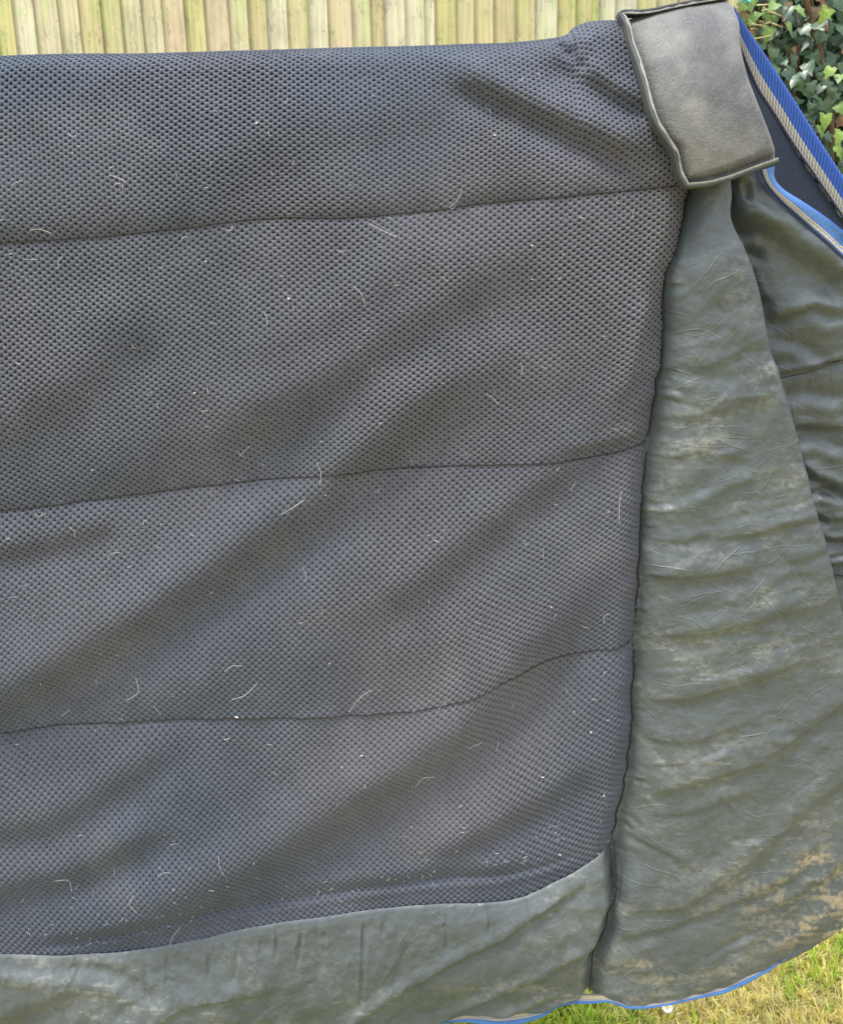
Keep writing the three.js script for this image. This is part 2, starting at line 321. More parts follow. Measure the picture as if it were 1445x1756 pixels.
// ------------------------------------------------------------------ the horse rug, hung inside out
const rug = thing('horse_rug', 'used dark horse rug hung lining side out, with mesh, nylon panels and blue edging', 'horse rug');
const R0 = 0.034;
const topPx = [[-260, 108], [-100, 97], [0, 92], [120, 88], [230, 88], [360, 84], [480, 80], [600, 76], [720, 73], [800, 70], [890, 66], [945, 60], [975, 53], [985, 42], [1010, 32], [1040, 29], [1075, 29], [1150, 24], [1260, 15]];
const C = [
  through(W(topPx, -0.072)),
  through(W([[-260, 434], [0, 416], [150, 407], [300, 392], [450, 374], [600, 373 - 1], [720, 365 - 3], [850, 348 - 2], [960, 337], [1060, 328], [1165, 318], [1260, 308]])),
  through(W([[-260, 905], [0, 877], [120, 862], [220, 850], [330, 836], [450, 823], [600, 812], [720, 803], [850, 797], [960, 792], [1050, 778], [1110, 762], [1200, 745]])),
  through(W([[-260, 1290], [0, 1262], [100, 1245], [220, 1236], [330, 1231], [450, 1230], [560, 1229], [660, 1224], [740, 1213], [810, 1194], [870, 1165], [930, 1138], [1000, 1122], [1092, 1107], [1180, 1090]])),
  through(W([[-260, 1640], [0, 1636], [120, 1639], [240, 1634], [330, 1620], [400, 1602], [480, 1584], [530, 1577], [620, 1564], [700, 1555], [780, 1550], [850, 1547], [900, 1537], [960, 1507], [1000, 1487], [1055, 1454], [1120, 1420]])),
];
const NR = [58, 80, 70, 67], RS = [0, 58, 138, 208, 275];
const XR0 = through(W([[1222, -40], [1222, 60], [1222, 250], [1190, 322], [1181, 360], [1171, 400], [1159, 438], [1145, 468], [1141, 500], [1141, 560], [1137, 620], [1128, 680], [1119, 740], [1109, 820], [1102, 900], [1099, 960], [1097, 1040], [1093, 1100], [1089, 1180], [1086, 1240], [1081, 1300], [1074, 1360], [1065, 1400], [1057, 1440], [1054, 1470], [1050, 1560]]), 'y', 'x');
const XR = (y) => XR0(y) + 0.0016 * vnoise(y * 52, 3) + 0.0008 * vnoise(y * 140, 8);
const meshBands = [
  band([[-160, 1300], [-60, 1250], [50, 1190], [150, 1130], [260, 1065], [375, 995], [450, 940], [550, 875], [640, 795], [720, 715], [830, 650], [940, 590]], 44, 10),
  band([[340, 830], [440, 745], [540, 680], [640, 600], [720, 550], [860, 480], [1000, 430]], 46, 6),
  band([[-120, 800], [0, 745], [60, 720], [150, 660], [210, 590], [320, 520]], 45, 4),
  band([[-80, 1440], [20, 1425], [90, 1412], [160, 1375], [240, 1320], [330, 1255]], 34, 4),
  band([[-120, 1560], [0, 1530], [140, 1495], [240, 1445], [330, 1395]], 34, 5),
  band([[60, 1640], [200, 1600], [320, 1560], [450, 1495], [580, 1412], [720, 1325], [800, 1270], [880, 1190], [950, 1100], [1005, 1000], [1040, 900]], 50, 10.5),
  band([[-80, 960], [30, 945], [120, 925], [230, 895]], 26, 4),
  band([[740, 100], [860, 160], [1000, 228], [1130, 292]], 22, 11),
  band([[945, 66], [1000, 108], [1060, 155], [1140, 195]], 15, 8),
  band([[960, 780], [1040, 765], [1115, 745]], 12, 2.5),
  band([[420, 640], [560, 560], [700, 470], [820, 420]], 30, 3),
  band([[700, 1500], [820, 1440], [940, 1370], [1040, 1290]], 30, 4),
  band([[600, 1080], [720, 1010], [860, 900], [980, 800], [1060, 700]], 36, 5),
  band([[1072, 700], [1090, 640], [1108, 560], [1118, 500]], 16, 4),
  band([[40, 1632], [160, 1620], [260, 1600], [400, 1572], [520, 1550], [620, 1532], [730, 1518], [850, 1508], [930, 1490], [1010, 1462]], 6, -1.7, 0.08),
  band([[40, 1612], [160, 1600], [260, 1580], [400, 1552], [520, 1530], [620, 1512], [730, 1498], [850, 1488], [930, 1470]], 16, 2.2, 0.1),
  crease([[978, 40], [984, 60], [996, 84], [1020, 118]], 9, -17, 0.25), crease([[1008, 30], [1030, 70], [1070, 120]], 16, 6, 0.3),
  band([[975, 58], [985, 62], [1004, 58]], 8, 5),
  band([[300, 330], [520, 250], [760, 180], [900, 150]], 46, 4),
];
const seamK = [(x) => 1, (x) => 0.45 + 0.55 * sm(0.1, -0.15, x) + 0.3 * sm(0.22, 0.3, x), (x) => 0.3 + 0.55 * sm(-0.2, -0.4, x) + 0.4 * sm(0.1, 0.3, x), (x) => 0.2];
const HM = field(-1.0, 0.5, 0.05, 1.62, 0.0035, (x, y) => {
  let h = 0; for (const b of meshBands) h += b(x, y);
  let k = 0; while (k < 3 && y < C[k + 1](x)) k++;
  const yt = C[k](x), yb = C[k + 1](x), f = clamp((yt - y) / Math.max(0.01, yt - yb));
  const ku = k ? seamK[k - 1](x) : 0, kd = seamK[k](x);
  h += 0.008 * (1 - Math.pow(1 - clamp(f / 0.5), 2.4)) * (f < 0.5 ? (k ? ku : 0) : 1) * (f < 0.5 ? 1 : 0);
  if (f >= 0.5) h += 0.008 * mix(k ? ku : 0, 0, sm(0.5, 1, f)) * 1;
  h += 0.013 * kd * (Math.pow(f, 1.4) * (1 - Math.pow(f, 6)));
  h += 0.007 * fbm(x * 3.2 + 3, y * 3.2 + 1, 2) + 0.0022 * fbm(x * 13, y * 13, 2);
  for (let q = 1; q < 4; q++) { const dq = Math.abs(y - C[q](x)); if (dq < 0.05) h += 0.0022 * vnoise(x * 48 + q * 9, y * 20) * Math.exp(-dq / 0.012); }
  const t = C[0](x) - y; h -= 0.055 * Math.pow(clamp(1 - t / 0.24), 2);
  return h;
});
const edgeFall = (x, y) => { const d = XR(y) - x, w = 0.034; return d > w ? 0 : -0.024 * Math.pow(1 - clamp(d / w), 2.2) - clamp(-d, 0, 0.03); };
const zMesh = (x, y) => HM(x, y) + edgeFall(x, y);
function sheet(x, rho, off) {                                      // a point of the lining: across x, row rho
  let k = 0; while (k < 3 && rho >= RS[k + 1]) k++;
  const f = (rho - RS[k]) / NR[k], yt = C[0](x), yb = rho < 0 ? yt + rho * -0.0039 : mix(C[k](x), C[k + 1](x), f), t = yt - yb;
  if (t >= R0) { const xx = Math.min(x, XR(yb)); return [xx, yb, HM(xx, yb) + edgeFall(x, yb) + off]; }
  const th = Math.PI / 2 - (R0 - t) / R0, h = HM(x, Math.min(yb, yt)) + off - 0.0, hh = th < -Math.PI / 2 ? 0 : 1;
  if (!hh) { const e = -(th + Math.PI / 2) * R0; return [x, yt - R0 - e, -2 * R0 - 0.055 - off * 0.5]; }
  const base = -0.055 * Math.pow(clamp(1 - R0 / 0.24), 2), hl = h - base * sm(0.2, 1.2, Math.PI / 2 - th) * 0.0;
  return [x, yt - R0 + (R0) * Math.cos(th) + Math.cos(th) * off, -R0 + R0 * Math.sin(th) + hl + 0.0];
}
{
  const P = 0.0106, pos = [], col = [], idx = [], hexa = [[-0.17, -1], [0.17, -1], [0.33, 0], [0.17, 1], [-0.17, 1], [-0.33, 0]], RIM = [[-0.13, -0.40], [0.13, -0.40], [0.25, 0.0], [0.13, 0.46], [-0.13, 0.46], [-0.25, 0.0]], INN = [[-0.11, -0.36], [0.11, -0.36], [0.20, -0.06], [0.11, 0.12], [-0.11, 0.12], [-0.20, -0.06]];
  for (let r = -40; r <= 276; r++) {
    const sc = 1 - 0.06 * clamp(r / 275);
    for (let i = -88; i < 50; i++) {
      const cx = (i + (r & 1 ? 0.5 : 0)) * P * sc, ry = r;
      if (cx < -0.86) continue;
      const c0 = sheet(cx, ry, 0); if (cx > XR(c0[1]) + 0.012) continue;
      const b = pos.length / 3, j1 = hash(i, r) - 0.5, j2 = hash(i + 900, r) - 0.5, hs = (0.68 - 0.15 * sm(40, 190, r) + 0.16 * hash(i, r + 500)) * (1 + 0.35 * clamp(fbm(cx * 5 + 31, r * 0.022, 3), -0.6, 0.5));
      const wob = 0.0045 * fbm(cx * 6, r * 0.022, 2);
      const dust = clamp(0.42 + 0.9 * fbm(cx * 3.5 + 2, r * 0.014, 3) + 0.35 * sm(-0.35, 0.3, cx) + 0.12 * sm(60, 200, r)), dv = 1 + 0.18 * fbm(cx * 30, r * 0.12, 3);
      const tan = 0.4 * sm(0.24, 0.33, cx) * sm(50, 72, r) * sm(110, 80, r) + 0.14 * sm(0.3, 0.6, fbm(cx * 9 + 7, r * 0.04, 3)) ;
      for (let q = 0; q < 18; q++) {
        const s = q < 6 ? hexa[q] : q < 12 ? RIM[q - 6] : INN[q - 12], in_ = q >= 6, a = in_ ? hs : 1;
        const vx = cx + wob + (s[0] * a + (in_ ? j1 * 0.03 : 0)) * P * sc, vr = ry + s[1] * a + (in_ ? j2 * 0.1 : 0);
        const off = q < 6 ? (q === 2 || q === 5 ? 0.0004 : 0.0006) : q < 12 ? -0.0001 : -0.0030;
        pos.push(...sheet(vx + 0.0028 * fbm(vx * 16, vr * 0.06 + 40, 2), vr + 0.95 * fbm(vx * 13 + 9, vr * 0.05, 2), off));
        const v = dv * (0.86 + 0.28 * hash(i * 18 + q, r));
        col.push(mix(mix(0.049, 0.088, dust), 0.145, tan) * v, mix(mix(0.063, 0.088, dust), 0.138, tan) * v, mix(mix(0.090, 0.108, dust), 0.130, tan) * v);
      }
      for (let q = 0; q < 6; q++) { const e = (q + 1) % 6; idx.push(b + q, b + e, b + 6 + q, b + e, b + 6 + e, b + 6 + q, b + 6 + q, b + 6 + e, b + 12 + q, b + 6 + e, b + 12 + e, b + 12 + q); }
    }
  }
  const fabric = new THREE.MeshPhysicalMaterial({ vertexColors: true, roughness: 0.92, sheen: 0.35, sheenColor: new THREE.Color(0.5, 0.53, 0.6), sheenRoughness: 0.6, side: THREE.DoubleSide });
  const flip = new Uint32Array(idx); for (let i = 0; i < flip.length; i += 3) { const t = flip[i + 1]; flip[i + 1] = flip[i + 2]; flip[i + 2] = t; }
  part('mesh_lining', geom(pos, flip, null, col), fabric, rug);
  // the dark layer that shows through the holes
  const bp = [], bi = [], NX = 260, NY = 318;
  for (let j = 0; j <= NY; j++) for (let i = 0; i <= NX; i++) { const x = mix(-0.86, 0.42, i / NX); const p = sheet(x, j - 40, -0.0032); if (x > XR(p[1]) - 0.002) { p[0] = Math.min(p[0], XR(p[1]) - 0.002); p[2] -= 0.002; } bp.push(...p); }
  for (let j = 0; j < NY; j++) for (let i = 0; i < NX; i++) { const a = j * (NX + 1) + i, c = a + NX + 1; bi.push(a, c, a + 1, a + 1, c, c + 1); }
  part('backing_layer', geom(bp, bi), new THREE.MeshStandardMaterial({ color: new THREE.Color(0.034, 0.037, 0.050), roughness: 1, side: THREE.DoubleSide }), rug);
  // quilting stitches
  const thread = new THREE.MeshStandardMaterial({ color: new THREE.Color(0.026, 0.020, 0.020), roughness: 0.9 });
  for (const k of [1, 2, 3]) {
    const gs = [];
    for (let x = -0.84; x < XR(C[k](0.3)) - 0.008; x += 0.0072) { const pts = [0, 0.5, 1].map((t) => { const xx = x + t * 0.0062, p = sheet(xx, RS[k] + 0.15 * vnoise(xx * 90, k), 0.0004 + 0.0007 * Math.sin(t * Math.PI)); return new THREE.Vector3(...p); }); gs.push(tube(pts, 0.0009, 5, 3)); }
    part('quilting_stitch', mergeGeometries(gs), thread, rug);
  }
}

{
  const gs = [], th = new THREE.MeshStandardMaterial({ color: new THREE.Color(0.016, 0.015, 0.017), roughness: 0.9 });
  for (let y = at(1100, 1448).y; y < at(1140, 470).y; y += 0.0085) gs.push(tube([0, 0.5, 1].map((t) => { const yy = y + t * 0.0075, xx = XR(yy); return new THREE.Vector3(xx + 0.001 + 0.0006 * vnoise(yy * 300, 1), yy, zMesh(xx - 0.001, yy) - 0.002 + 0.0012 * Math.sin(t * Math.PI)); }), 0.0012, 5, 3));
  const sx = through(W([[1054, 1456], [1057, 1500], [1055, 1545], [1043, 1570], [1040, 1590], [1030, 1612], [1018, 1636], [1014, 1670], [1011, 1706]]), 'y', 'x');
  for (let y = at(1011, 1704).y; y < at(1054, 1450).y; y += 0.0085) gs.push(tube([0, 0.5, 1].map((t) => { const yy = y + t * 0.0078; return new THREE.Vector3(sx(yy) + 0.0008 * vnoise(yy * 200, 4), yy, -0.006 + 0.0012 * Math.sin(t * Math.PI)); }), 0.0011, 5, 3));
  part('seam_stitch', mergeGeometries(gs), th, rug);
}
// nylon: colour and bump maps with dust, mud and worn creases, in metres over a rectangle of the rug
function nylonMaps(x0, x1, y0, y1, w, h, stains, o = {}) {
  const n = w * h, wear = new Float32Array(n), crease = new Float32Array(n), sx = w / (x1 - x0), sy = h / (y1 - y0);
  const line = (x, y, a, len, str, wid) => {                       // a worn crease: a wandering thin line
    const st = 0.0006; let k = 0, L = len / st;
    for (; k < L; k++) {
      a += rr(-0.16, 0.16) * 0.5; x += Math.cos(a) * st; y += Math.sin(a) * st;
      const f = str * Math.sin(Math.PI * k / L), u = (x - x0) * sx, v = (y - y0) * sy, r = Math.ceil(wid * 2);
      for (let dj = -r; dj <= r; dj++) for (let di = -r; di <= r; di++) {
        const i = Math.round(u) + di, j = Math.round(v) + dj; if (i < 0 || j < 0 || i >= w || j >= h) continue;
        const d = Math.hypot(i - u, j - v) / wid, g = f * Math.exp(-d * d); const q = j * w + i; if (g > wear[q]) wear[q] = g; if (g > crease[q]) crease[q] = g;
      }
    }
  };
  const [lines, dirA, spread] = o.lines ?? [160, 0.15, 0.9];
  for (let i = 0; i < lines; i++) line(rr(x0, x1), rr(y0, y1), dirA + rr(-spread, spread) + (rnd() < 0.12 ? 1.4 : 0), rr(0.012, 0.10), rr(0.12, 0.75) * rr(0.4, 1), rr(0.7, 1.3));
  const S = stains.map(([px, py, rx, ry, s, mud]) => { const p = at(px, py); return [p.x, p.y, rx * PXM, ry * PXM, s, mud ?? 0]; });
  const cols = new Float32Array(n * 3), hts = new Float32Array(n);
  for (let j = 0; j < h; j++) for (let i = 0; i < w; i++) {
    const x = x0 + i / sx, y = y0 + j / sy, q = j * w + i;
    let d = 0, m = 0;
    const wx = x + 0.02 * fbm(x * 22, y * 22, 2), wy = y + 0.02 * fbm(x * 22 + 50, y * 22, 2);
    for (const s of S) { const e = Math.pow((wx - s[0]) / s[2], 2) + Math.pow((wy - s[1]) / s[3], 2); if (e < 5) { const g = s[4] * Math.exp(-e); d += g * (1 - s[5]); m += g * s[5]; } }
    const f1 = fbm(x * 11 + 3, y * 13, 4), f2 = fbm(x * 45, y * 60, 4), f3 = fbm(x * 190, y * 190, 3), gr = fbm(x * 30 + 9, y * 150, 3);
    let dust = clamp(0.10 + (o.dust ?? 0.5) * 0.36 * sm(-0.25, 0.6, f1 + 0.35 * f2) * (0.6 + 0.9 * clamp(f2 + 0.3 + 0.8 * f3, 0, 1)) + d * 0.62 * clamp(0.35 + 1.2 * f2 + 1.1 * f3 + 0.9 * gr, 0, 1.3) + 0.6 * wear[q] + 0.5 * sm(0.25, 0.5, gr + 0.5 * f3) * sm(-0.1, 0.4, f1));
    const mud = clamp(m * clamp(0.38 + 1.3 * f2 + 1.1 * f3 + 0.8 * gr, 0, 1.4));
    const v = 1 + 0.14 * f1 + 0.08 * f2 + 0.13 * f3 + 0.08 * gr;
    const cl = [0.060, 0.075, 0.083], du = [0.180, 0.183, 0.170], mu = [0.28, 0.22, 0.14];
    for (let c = 0; c < 3; c++) cols[q * 3 + c] = mix(mix(cl[c], du[c], dust * 0.8), mu[c], mud * 0.75) * v;
    hts[q] = 0.5 + 0.16 * fbm(x * 60 + 5, y * 85, 4) + 0.10 * f3 + 0.46 * crease[q] + 1.3 * crumple(x, y, 2.2) - 0.10 * Math.abs(fbm(x * 24 + 70, y * 34, 3));
  }
  const map = texture(w, h, (x, y) => [cols[(y * w + x) * 3], cols[(y * w + x) * 3 + 1], cols[(y * w + x) * 3 + 2]], true, false), bump = texture(w, h, (x, y) => hts[y * w + x], false, false);
  const uvOf = (x, y) => [(x - x0) / (x1 - x0), (y - y0) / (y1 - y0)];
  return { uvOf, mat: new THREE.MeshPhysicalMaterial({ map, bumpMap: bump, bumpScale: 0.0036, roughness: 0.46, specularIntensity: 1, sheen: 0.15, sheenColor: new THREE.Color(0.6, 0.65, 0.65), side: THREE.DoubleSide }) };
}

// ---- the strip of nylon along the bottom
const hemPx = [[-300, 1900], [0, 1880], [250, 1850], [450, 1810], [600, 1785], [749, 1757], [803, 1745], [831, 1741], [855, 1742], [927, 1737], [958, 1722], [980, 1716], [1011, 1711]];
const seamSP = [[1054, 1456], [1057, 1500], [1055, 1545], [1043, 1570], [1040, 1590], [1030, 1612], [1018, 1636], [1014, 1670], [1011, 1711]];
{
  const x0 = at(0, 1700).x - 0.24, N = nylonMaps(-0.92, 0.34, -0.02, 0.46, 2048, 780, [[560, 1640, 70, 60, 0.45], [420, 1650, 40, 60, 0.5], [870, 1690, 130, 30, 0.7, 0.35], [960, 1640, 50, 50, 0.5, 0.3], [160, 1700, 160, 30, 0.3], [700, 1600, 90, 25, 0.3]], { lines: [240, 1.3, 1.0], dust: 0.5 });
  const bands = [
    band([[560, 1775], [640, 1722], [700, 1682], [768, 1640], [858, 1597], [948, 1539], [1020, 1490]], 13, 3, 0.12), ledge([[540, 1790], [584, 1757], [640, 1720], [700, 1680], [768, 1640], [858, 1597], [948, 1539], [1010, 1500]], 13, 6, 0.12), ledge([[210, 1772], [245, 1751], [320, 1712], [406, 1695], [500, 1684]], 11, 4), ledge([[740, 1760], [793, 1728], [912, 1670], [1000, 1618], [1046, 1592]], 9, 4.5),
    band([[740, 1760], [793, 1728], [912, 1670], [1000, 1618], [1050, 1590]], 10, 2),
    band([[200, 1790], [245, 1751], [320, 1712], [406, 1695], [520, 1680]], 16, 2),
    band([[-60, 1640], [43, 1655], [150, 1664], [205, 1675], [270, 1722]], 16, -4.0),
    band([[-80, 1790], [60, 1720], [160, 1690]], 22, 4),
    band([[820, 1765], [900, 1728], [980, 1690]], 10, 3.5),
    ...[[40, 1646, 40, 6], [128, 1640, 138, 1668], [250, 1634, 259, 1712], [288, 1628, 293, 1700], [352, 1618, 360, 1672], [384, 1612, 388, 1640], [412, 1602, 406, 1690], [470, 1588, 474, 1640], [522, 1580, 512, 1662], [540, 1574, 552, 1625], [622, 1566, 616, 1720], [668, 1560, 660, 1600], [765, 1552, 768, 1636], [832, 1550, 836, 1588], [900, 1540, 905, 1570]].slice(1).flatMap(([a, b, c, d], i) => [band([[a, b - 8], [(a + c) / 2 + 1.5, (b + d) / 2], [c, d]], 3.4, (i % 3 ? 1 : -1) * 1.9, 0.3), crease([[a + 1, b - 10], [(a + c) / 2 + 2.5, (b + d) / 2], [c + 1, d + 14]], 2.6, -1.1, 0.3), crease([[a + 8, b - 10], [(a + c) / 2 + 12, (b + d) / 2], [c + 9, d]], 5, 1.6, 0.3)]),
  ];
  for (let i = 0; i < 26; i++) { const x = rr(0, 1000), y0 = 1636 - Math.pow(x / 1050, 2.2) * 170; bands.push(band([[x, y0 - 6], [x + rr(-3, 3), y0 + rr(8, 16)], [x + rr(-5, 5), y0 + rr(18, 34)]], rr(3, 5), rr(-1.8, 1.8), 0.35)); }
  for (let i = 0; i < 40; i++) { const x = rr(0, 1000), y = rr(1600, 1750), a = rr(0.8, 2.2) + (rnd() < 0.3 ? 1.2 : 0), l = rr(14, 50); bands.push(crease([[x - Math.cos(a) * l, y - Math.sin(a) * l], [x + rr(-4, 4), y], [x + Math.cos(a) * l, y + Math.sin(a) * l]], rr(2.5, 6), rr(0.7, 2) * (rnd() < 0.4 ? -1 : 1), 0.4)); }
  const HS = field(-0.92, 0.36, -0.05, 0.47, 0.002, (x, y) => { let h = 0; for (const b of bands) h += b(x, y); const e = fbm(x * 7 + 11, y * 7, 2); return h + 0.006 * e + 0.0035 * fbm(x * 22, y * 16, 3) + 0.0011 * (0.5 - Math.abs(fbm(x * 60 + 4 * e, y * 36, 3))) + 0.03 * crumple(y, x); });
  const g = coons([{ x: x0, y: C[4](x0) }, at(-260, 1760), at(-290, 1890)], W(seamSP), (() => { const a = []; for (let i = 0; i <= 40; i++) { const x = mix(x0, at(1054, 1456).x, i / 40); a.push({ x, y: C[4](x) }); } return a; })(), W(hemPx), 620, 150,
    (x, y, u, v) => { const vv = v * 0.25, edge = sm(0, 0.028, v); const r = 1 - sm(0.978, 1, u); return [x, y + 0.003 * (1 - edge) , zMesh(Math.min(x, 0.3), C[4](x) + 0.004) * (1 - sm(0, 0.5, v)) * 1 + 0.0045 * Math.sqrt(clamp(v / 0.03)) + 0.002 + HS(x, y) * (0.35 + 0.65 * sm(0, 0.12, v)) - 0.020 * (1 - r) * (1 - r) - 0.004 * Math.pow(sm(0.97, 1, v), 2) + 0.012 * Math.sin(Math.PI * clamp(v * 1.15)) * r]; }, N.uvOf);
  part('lower_lining', g, N.mat, rug);
}
// ---- the front panel and, behind its edge, the chest panel
const hemA = [[1011, 1711], [1040, 1708], [1081, 1717], [1143, 1713], [1195, 1699], [1236, 1686], [1267, 1670], [1318, 1650], [1350, 1637], [1400, 1607], [1445, 1574], [1500, 1530], [1560, 1460]];
const NA = nylonMaps(0.16, 0.78, 0.12, 1.4, 1000, 2048, [
  [1250, 480, 30, 60, 0.5], [1270, 440, 12, 60, 0.7], [1300, 660, 30, 50, 0.9], [1320, 640, 18, 26, 0.8], [1180, 760, 45, 14, 1.2], [1140, 830, 20, 30, 0.7], [1215, 690, 35, 60, 0.5], [1205, 350, 22, 22, 0.6], [1360, 850, 30, 20, 0.7], [1260, 860, 24, 24, 0.5],
  [1150, 880, 60, 16, 0.5], [1190, 945, 80, 14, 0.7], [1240, 960, 60, 16, 0.5], [1390, 900, 40, 14, 0.6], [1110, 1090, 40, 18, 0.6], [1300, 1110, 90, 20, 0.4], [1110, 1190, 40, 18, 0.5], [1350, 1010, 60, 30, 0.3], [1260, 1270, 140, 40, 0.25],
  [1385, 1475, 60, 26, 1.2, 0.85], [1340, 1520, 90, 34, 0.95, 0.75], [1400, 1580, 80, 30, 1.25, 0.8], [1430, 1540, 40, 60, 0.9, 0.8], [1330, 1600, 60, 24, 0.7, 0.6], [1290, 1560, 60, 40, 0.5, 0.3], [1080, 1650, 60, 14, 1.0, 0.7], [1150, 1665, 50, 14, 0.9, 0.7], [1190, 1685, 26, 9, 1.0, 0.7], [1090, 1700, 60, 10, 0.4, 0.6], [1060, 1560, 40, 20, 0.35, 0.3], [1150, 1550, 120, 24, 0.35, 0.3], [1250, 1500, 90, 30, 0.4, 0.3], [1420, 1520, 50, 40, 0.6, 0.6], [1075, 1460, 16, 20, 0.6, 0.3], [1240, 1650, 60, 14, 0.6, 0.5]], { lines: [820, 0.15, 0.8], dust: 0.62 });
const bandsA = [
  band([[1215, 918], [1292, 908], [1410, 882]], 12, 1.68), ledge([[1215, 918], [1292, 908], [1410, 882]], 7.2, 2.48), band([[1090, 990], [1197, 980], [1300, 962]], 15, 1.89), ledge([[1090, 990], [1197, 980], [1300, 962]], 9.0, 2.79), band([[1085, 1092], [1208, 1078], [1320, 1048], [1440, 1020]], 20, 1.76), ledge([[1085, 1092], [1208, 1078], [1320, 1048], [1440, 1020]], 12.0, 2.60),
  band([[1085, 1204], [1180, 1188], [1310, 1148], [1400, 1110]], 18, 2.10), ledge([[1085, 1204], [1180, 1188], [1310, 1148], [1400, 1110]], 10.8, 3.10), band([[1085, 1368], [1202, 1325], [1296, 1293], [1400, 1226], [1470, 1170]], 20, 2.31), ledge([[1085, 1368], [1202, 1325], [1296, 1293], [1400, 1226], [1470, 1170]], 12.0, 3.41),
  band([[1040, 1562], [1161, 1546], [1245, 1494], [1329, 1417], [1445, 1320], [1520, 1260]], 24, 3.36), ledge([[1040, 1562], [1161, 1546], [1245, 1494], [1329, 1417], [1445, 1320], [1520, 1260]], 14.4, 4.96), band([[1030, 1608], [1145, 1580], [1295, 1518], [1390, 1470]], 14, 1.68), ledge([[1030, 1608], [1145, 1580], [1295, 1518], [1390, 1470]], 8.4, 2.48), band([[1280, 1560], [1396, 1500], [1470, 1440]], 12, 1.47), ledge([[1280, 1560], [1396, 1500], [1470, 1440]], 7.2, 2.17),
  band([[1290, 1640], [1380, 1590], [1470, 1520]], 16, 1.68), ledge([[1290, 1640], [1380, 1590], [1470, 1520]], 9.6, 2.48), band([[1110, 880], [1180, 850], [1260, 800], [1310, 760]], 14, -1.68), band([[1160, 480], [1230, 430], [1270, 380]], 14, -1.47), band([[1160, 640], [1230, 615], [1310, 570]], 24, 1.26), ledge([[1160, 640], [1230, 615], [1310, 570]], 14.4, 1.86),
  band([[1130, 720], [1230, 700], [1340, 660]], 20, 1.26), ledge([[1130, 720], [1230, 700], [1340, 660]], 12.0, 1.86), band([[1160, 450], [1200, 400], [1240, 330]], 8, 1.05), ledge([[1160, 450], [1200, 400], [1240, 330]], 4.8, 1.55), band([[1120, 790], [1200, 770], [1300, 790]], 12, 1.05), ledge([[1120, 790], [1200, 770], [1300, 790]], 7.2, 1.55), band([[1060, 1430], [1130, 1450], [1200, 1490]], 10, 1.26), ledge([[1060, 1430], [1130, 1450], [1200, 1490]], 6.0, 1.86), band([[1080, 1270], [1180, 1262], [1290, 1220]], 16, 1.26), ledge([[1080, 1270], [1180, 1262], [1290, 1220]], 9.6, 1.86),
  band([[1120, 1400], [1200, 1375], [1290, 1340]], 9, 0.84), ledge([[1120, 1400], [1200, 1375], [1290, 1340]], 5.4, 1.24), band([[1080, 1320], [1160, 1300], [1240, 1285]], 9, 0.84), ledge([[1080, 1320], [1160, 1300], [1240, 1285]], 5.4, 1.24), band([[1330, 960], [1390, 945], [1440, 925]], 9, 0.84), ledge([[1330, 960], [1390, 945], [1440, 925]], 5.4, 1.24), band([[1110, 930], [1170, 922], [1220, 905]], 8, 0.84), ledge([[1110, 930], [1170, 922], [1220, 905]], 4.8, 1.24),
];
for (let i = 0; i < 46; i++) { const y = 430 + i * 25 + rr(-8, 8), e = XR(at(1100, y).y), px = mix(1141, 1060, sm(470, 1450, y)) + rr(-4, 4), l = rr(14, 52); bandsA.push((rnd() < 0.5 ? band : crease)([[px - 10, y], [px + l * 0.45, y + rr(-7, 5)], [px + l, y + rr(-12, 6)]], rr(3, 5), rr(0.8, 2.6) * (rnd() < 0.3 ? -1 : 1), 0.3)); }
for (let i = 0; i < 34; i++) { const x = rr(1110, 1440), y = rr(360, 1640), a = rr(-0.6, 0.3) + (rnd() < 0.25 ? 1.1 : 0), l = rr(20, 70); bandsA.push(crease([[x - Math.cos(a) * l, y - Math.sin(a) * l], [x, y + rr(-5, 5)], [x + Math.cos(a) * l, y + Math.sin(a) * l]], rr(3, 7), rr(0.8, 2.2) * (rnd() < 0.4 ? -1 : 1), 0.4)); }
for (let i = 0; i < 22; i++) { const x = rr(1100, 1440), y = rr(560, 1640), a = rr(-0.5, 0.2) + (rnd() < 0.2 ? 1.0 : 0), l = rr(25, 80); bandsA.push(band([[x - Math.cos(a) * l, y - Math.sin(a) * l], [x, y + rr(-4, 4)], [x + Math.cos(a) * l, y + Math.sin(a) * l]], rr(4, 9), rr(-1.4, 1.4), 0.35)); }
const HA = field(0.14, 0.8, 0.1, 1.4, 0.0025, (x, y) => { let h = 0; for (const b of bandsA) h += b(x, y); const e = fbm(x * 5, y * 8 + 9, 2); return h + 0.006 * e + 0.0012 * fbm(x * 16 + 3, y * 20, 3) + 0.0006 * (0.5 - Math.abs(fbm(x * 40 + 3 * e, y * 62, 3))) + 0.026 * crumple(x, y); });
const edgeA = [[1256, 306], [1258, 335], [1254, 368], [1262, 396], [1285, 450], [1305, 520], [1318, 590], [1340, 655], [1360, 722], [1379, 792], [1396, 862], [1411, 915], [1426, 972], [1437, 1020], [1446, 1055], [1480, 1180], [1520, 1320], [1560, 1460]];
const leftA = [[1196, 312], [1186, 350], [1172, 400], [1158, 440], [1144, 468], [1140, 500], [1140, 560], [1136, 620], [1127, 680], [1118, 740], [1108, 820], [1101, 900], [1098, 960], [1096, 1040], [1092, 1100], [1088, 1180], [1085, 1240], [1080, 1300], [1073, 1360], [1064, 1400], [1056, 1440], ...seamSP];
